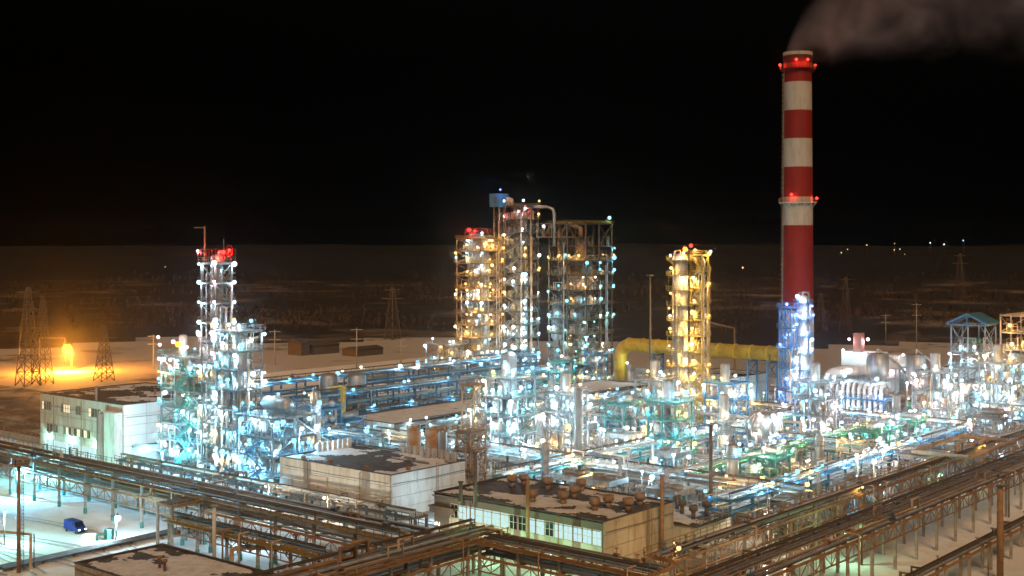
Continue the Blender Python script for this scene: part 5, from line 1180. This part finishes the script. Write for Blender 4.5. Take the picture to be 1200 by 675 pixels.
pylon(460, 398, 30, 7, 'faint lattice pylon standing in the dark far field')
pylon(1125, 350, 45, 9, 'distant lattice pylon in the dark field past the gabled tower')

def flood():
    x, y = W(84, 434); T = thing('flood_lamp', 'blazing orange flood lamp over the far snow bank', 'lamp', (x, y, 0))
    MB().lathe([(0.4, 0), (0.3, 12)], n=8).build('post', 'steel_dark', T)
    MB().beam((0, 0, 11.6), (-5, -5, 12.6), 0.3).build('arm', 'steel_dark', T)
    lamp(T, (-5, -5, 10), 'sodium', 900000, 2.1)
    x, y = W(60, 424); T = thing('goal_frame', 'thin tan portal frame beside the orange flood lamp', 'gantry', (x, y, 0))
    MB().tube([(-3, 5, 0), (-3, 5, 11), (4, -5, 11), (4, -5, 0)], 0.3, 8).build('portal', 'pipe_tan', T)
flood()

def railway():
    o = sheet('railway_bed', 178, 240, 322, 520, 0.42, 'ballast')
    for k in range(5):
        T = thing('railway_track', 'railway track on dark ballast past the office block, ' + ['nearest', 'second', 'third', 'fourth', 'farthest'][k] + ' of five', 'track', (184 + k * 9, 322, 0.45))
        for s in (-0.8, 0.8): MB().box(s - 0.06, s + 0.06, 0, 190, 0.12, 0.3).build('rail', 'rust', T)
        for y in range(0, 190, 3): MB().cbox(0, y + 0.5, 0, 2.6, 0.5, 0.115).build('sleeper', 'concrete', T) if k < 2 else None
    T = thing('railway_fence', 'low grey panel fence along the railway past the office block', 'fence', (176, 312, 0))
    for k in range(28): MB().box(0, 0.14, k * 6 + 0.06, k * 6 + 5.94, 0.1, 2.2).build('fence_panel', 'concrete', T)
    T = thing('perimeter_fence', 'long pale panel fence at the rear of the plant past the yellow duct', 'fence', (436, 60, 0))
    for k in range(60): MB().box(0, 0.16, k * 6 + 0.08, k * 6 + 5.92, 0.1, 2.6).build('fence_panel', 'concrete', T)
railway()

# ------------------------------------------------------------------ woods and far lights
def woods():
    rnd = random.Random(3); b = MB()
    for _ in range(11000):
        d = 640 * math.exp(rnd.random() * 1.2); px = rnd.uniform(-160, 1360); r = (px - 600) / F * d; x, y = SB * r + CB * d, -CB * r + SB * d
        v = noise.noise(Vector((x / 160, y / 160, 7)))
        if v + 0.5 * noise.noise(Vector((x / 45, y / 45, 2))) < 0.06 or (d < 760 and v < 0.25): continue
        t = min(1, max(0, (d - 900) / 4000)); hh = rnd.choice((rnd.uniform(3, 6), rnd.uniform(5, 12))); z0 = -1.0
        if d > 900: z0 += t * t * 26 - 1
        o = len(b.v); b.v += [(x - .25, y, z0), (x + .25, y, z0), (x, y + .3, z0), (x, y, z0 + hh)]
        b.face([o, o + 1, o + 3]); b.face([o + 1, o + 2, o + 3]); b.face([o + 2, o, o + 3])
        for k in range(11):
            a = rnd.uniform(0, 6.283); zz = z0 + hh * rnd.uniform(0.25, 0.9); L = hh * rnd.uniform(0.12, 0.26) * (1.15 - (zz - z0) / hh * 0.6); dz = L * rnd.uniform(0.5, 1.3)
            c, s = math.cos(a), math.sin(a); o = len(b.v); w_ = 0.22
            b.v += [(x - s * w_, y + c * w_, zz), (x + s * w_, y - c * w_, zz), (x + c * L + s * w_, y + s * L - c * w_, zz + dz * .8), (x + c * L * 1.1, y + s * L * 1.1, zz + dz), (x + c * L * .8 - s * .35, y + s * L * .8 + c * .35, zz + dz * .9)]
            b.face([o, o + 1, o + 2, o + 3, o + 4])
    struct(b.build('bare_woods', 'bark'), 'stuff')
woods()
def far_lights():
    rnd = random.Random(9)
    for i in range(26):
        px = rnd.uniform(985, 1135) if i < 18 else rnd.choice((rnd.uniform(700, 900), rnd.uniform(20, 200))); py = rnd.uniform(280, 312) if i < 18 else rnd.uniform(312, 328)
        d = 3800 if i < 18 else 2400; z = H + (HZ - py) / F * d; z = max(z, 8); r = (px - 600) / F * d; x, y = SB * r + CB * d, -CB * r + SB * d
        zt = 0; T = thing('distant_street_lamp', 'tiny distant street lamp in the dark hills', 'street lamp', (x, y, 0), 'distant street lamps')
        MB().lathe([(0.6, -5), (0.4, z)], n=6).build('post', 'steel_dark', T); b = MB(); rr = rnd.uniform(1.2, 2.3); b.lathe([(0.05, z - rr), (rr, z), (0.05, z + rr)], n=8); b.build('bulb', 'bulb_' + rnd.choice(('warm', 'white', 'cold')), T)
far_lights()

def haze():
    """thin haze added in place of lens bloom: forward-scattering, so that lamps carry halos and the far land fades"""
    m = bpy.data.materials.new('haze'); m.use_nodes = True; t = m.node_tree; t.nodes.clear(); M['haze'] = m
    out = t.nodes.new('ShaderNodeOutputMaterial'); pv = t.nodes.new('ShaderNodeVolumePrincipled')
    pv.inputs['Color'].default_value = (0.94, 0.95, 0.97, 1); pv.inputs['Density'].default_value = HAZE; pv.inputs['Anisotropy'].default_value = HAZE_G
    t.links.new(pv.outputs[0], out.inputs['Volume'])
    struct(MB().box(-13600, 13600, -13600, 13600, -60, 260).build('haze', 'haze'), 'stuff')
HAZE, HAZE_G = 0.00006, 0.972
haze()

def single_out():
    """things that share a label are told apart by how near they stand to a landmark"""
    by = {}
    for o in COL.objects:
        if o.parent is None and 'label' in o and o.name.split('.')[0] not in ('distant_street_lamp',): by.setdefault(o['label'], []).append(o)
    ORD = ['nearest', 'second nearest', 'third nearest', 'fourth nearest', 'fifth nearest', 'sixth nearest', 'seventh nearest', 'eighth nearest', 'ninth nearest', 'tenth nearest', 'eleventh nearest', 'twelfth nearest', 'thirteenth nearest', 'fourteenth nearest', 'fifteenth nearest']
    for lab, os_ in by.items():
        if len(os_) < 2: continue
        mark = Vector((CHX, CHY, 0)); os_.sort(key=lambda o: (o.location - mark).length)
        for i, o in enumerate(os_[:15]): o['label'] = lab + ', ' + ORD[i] + ' chimney'
single_out()
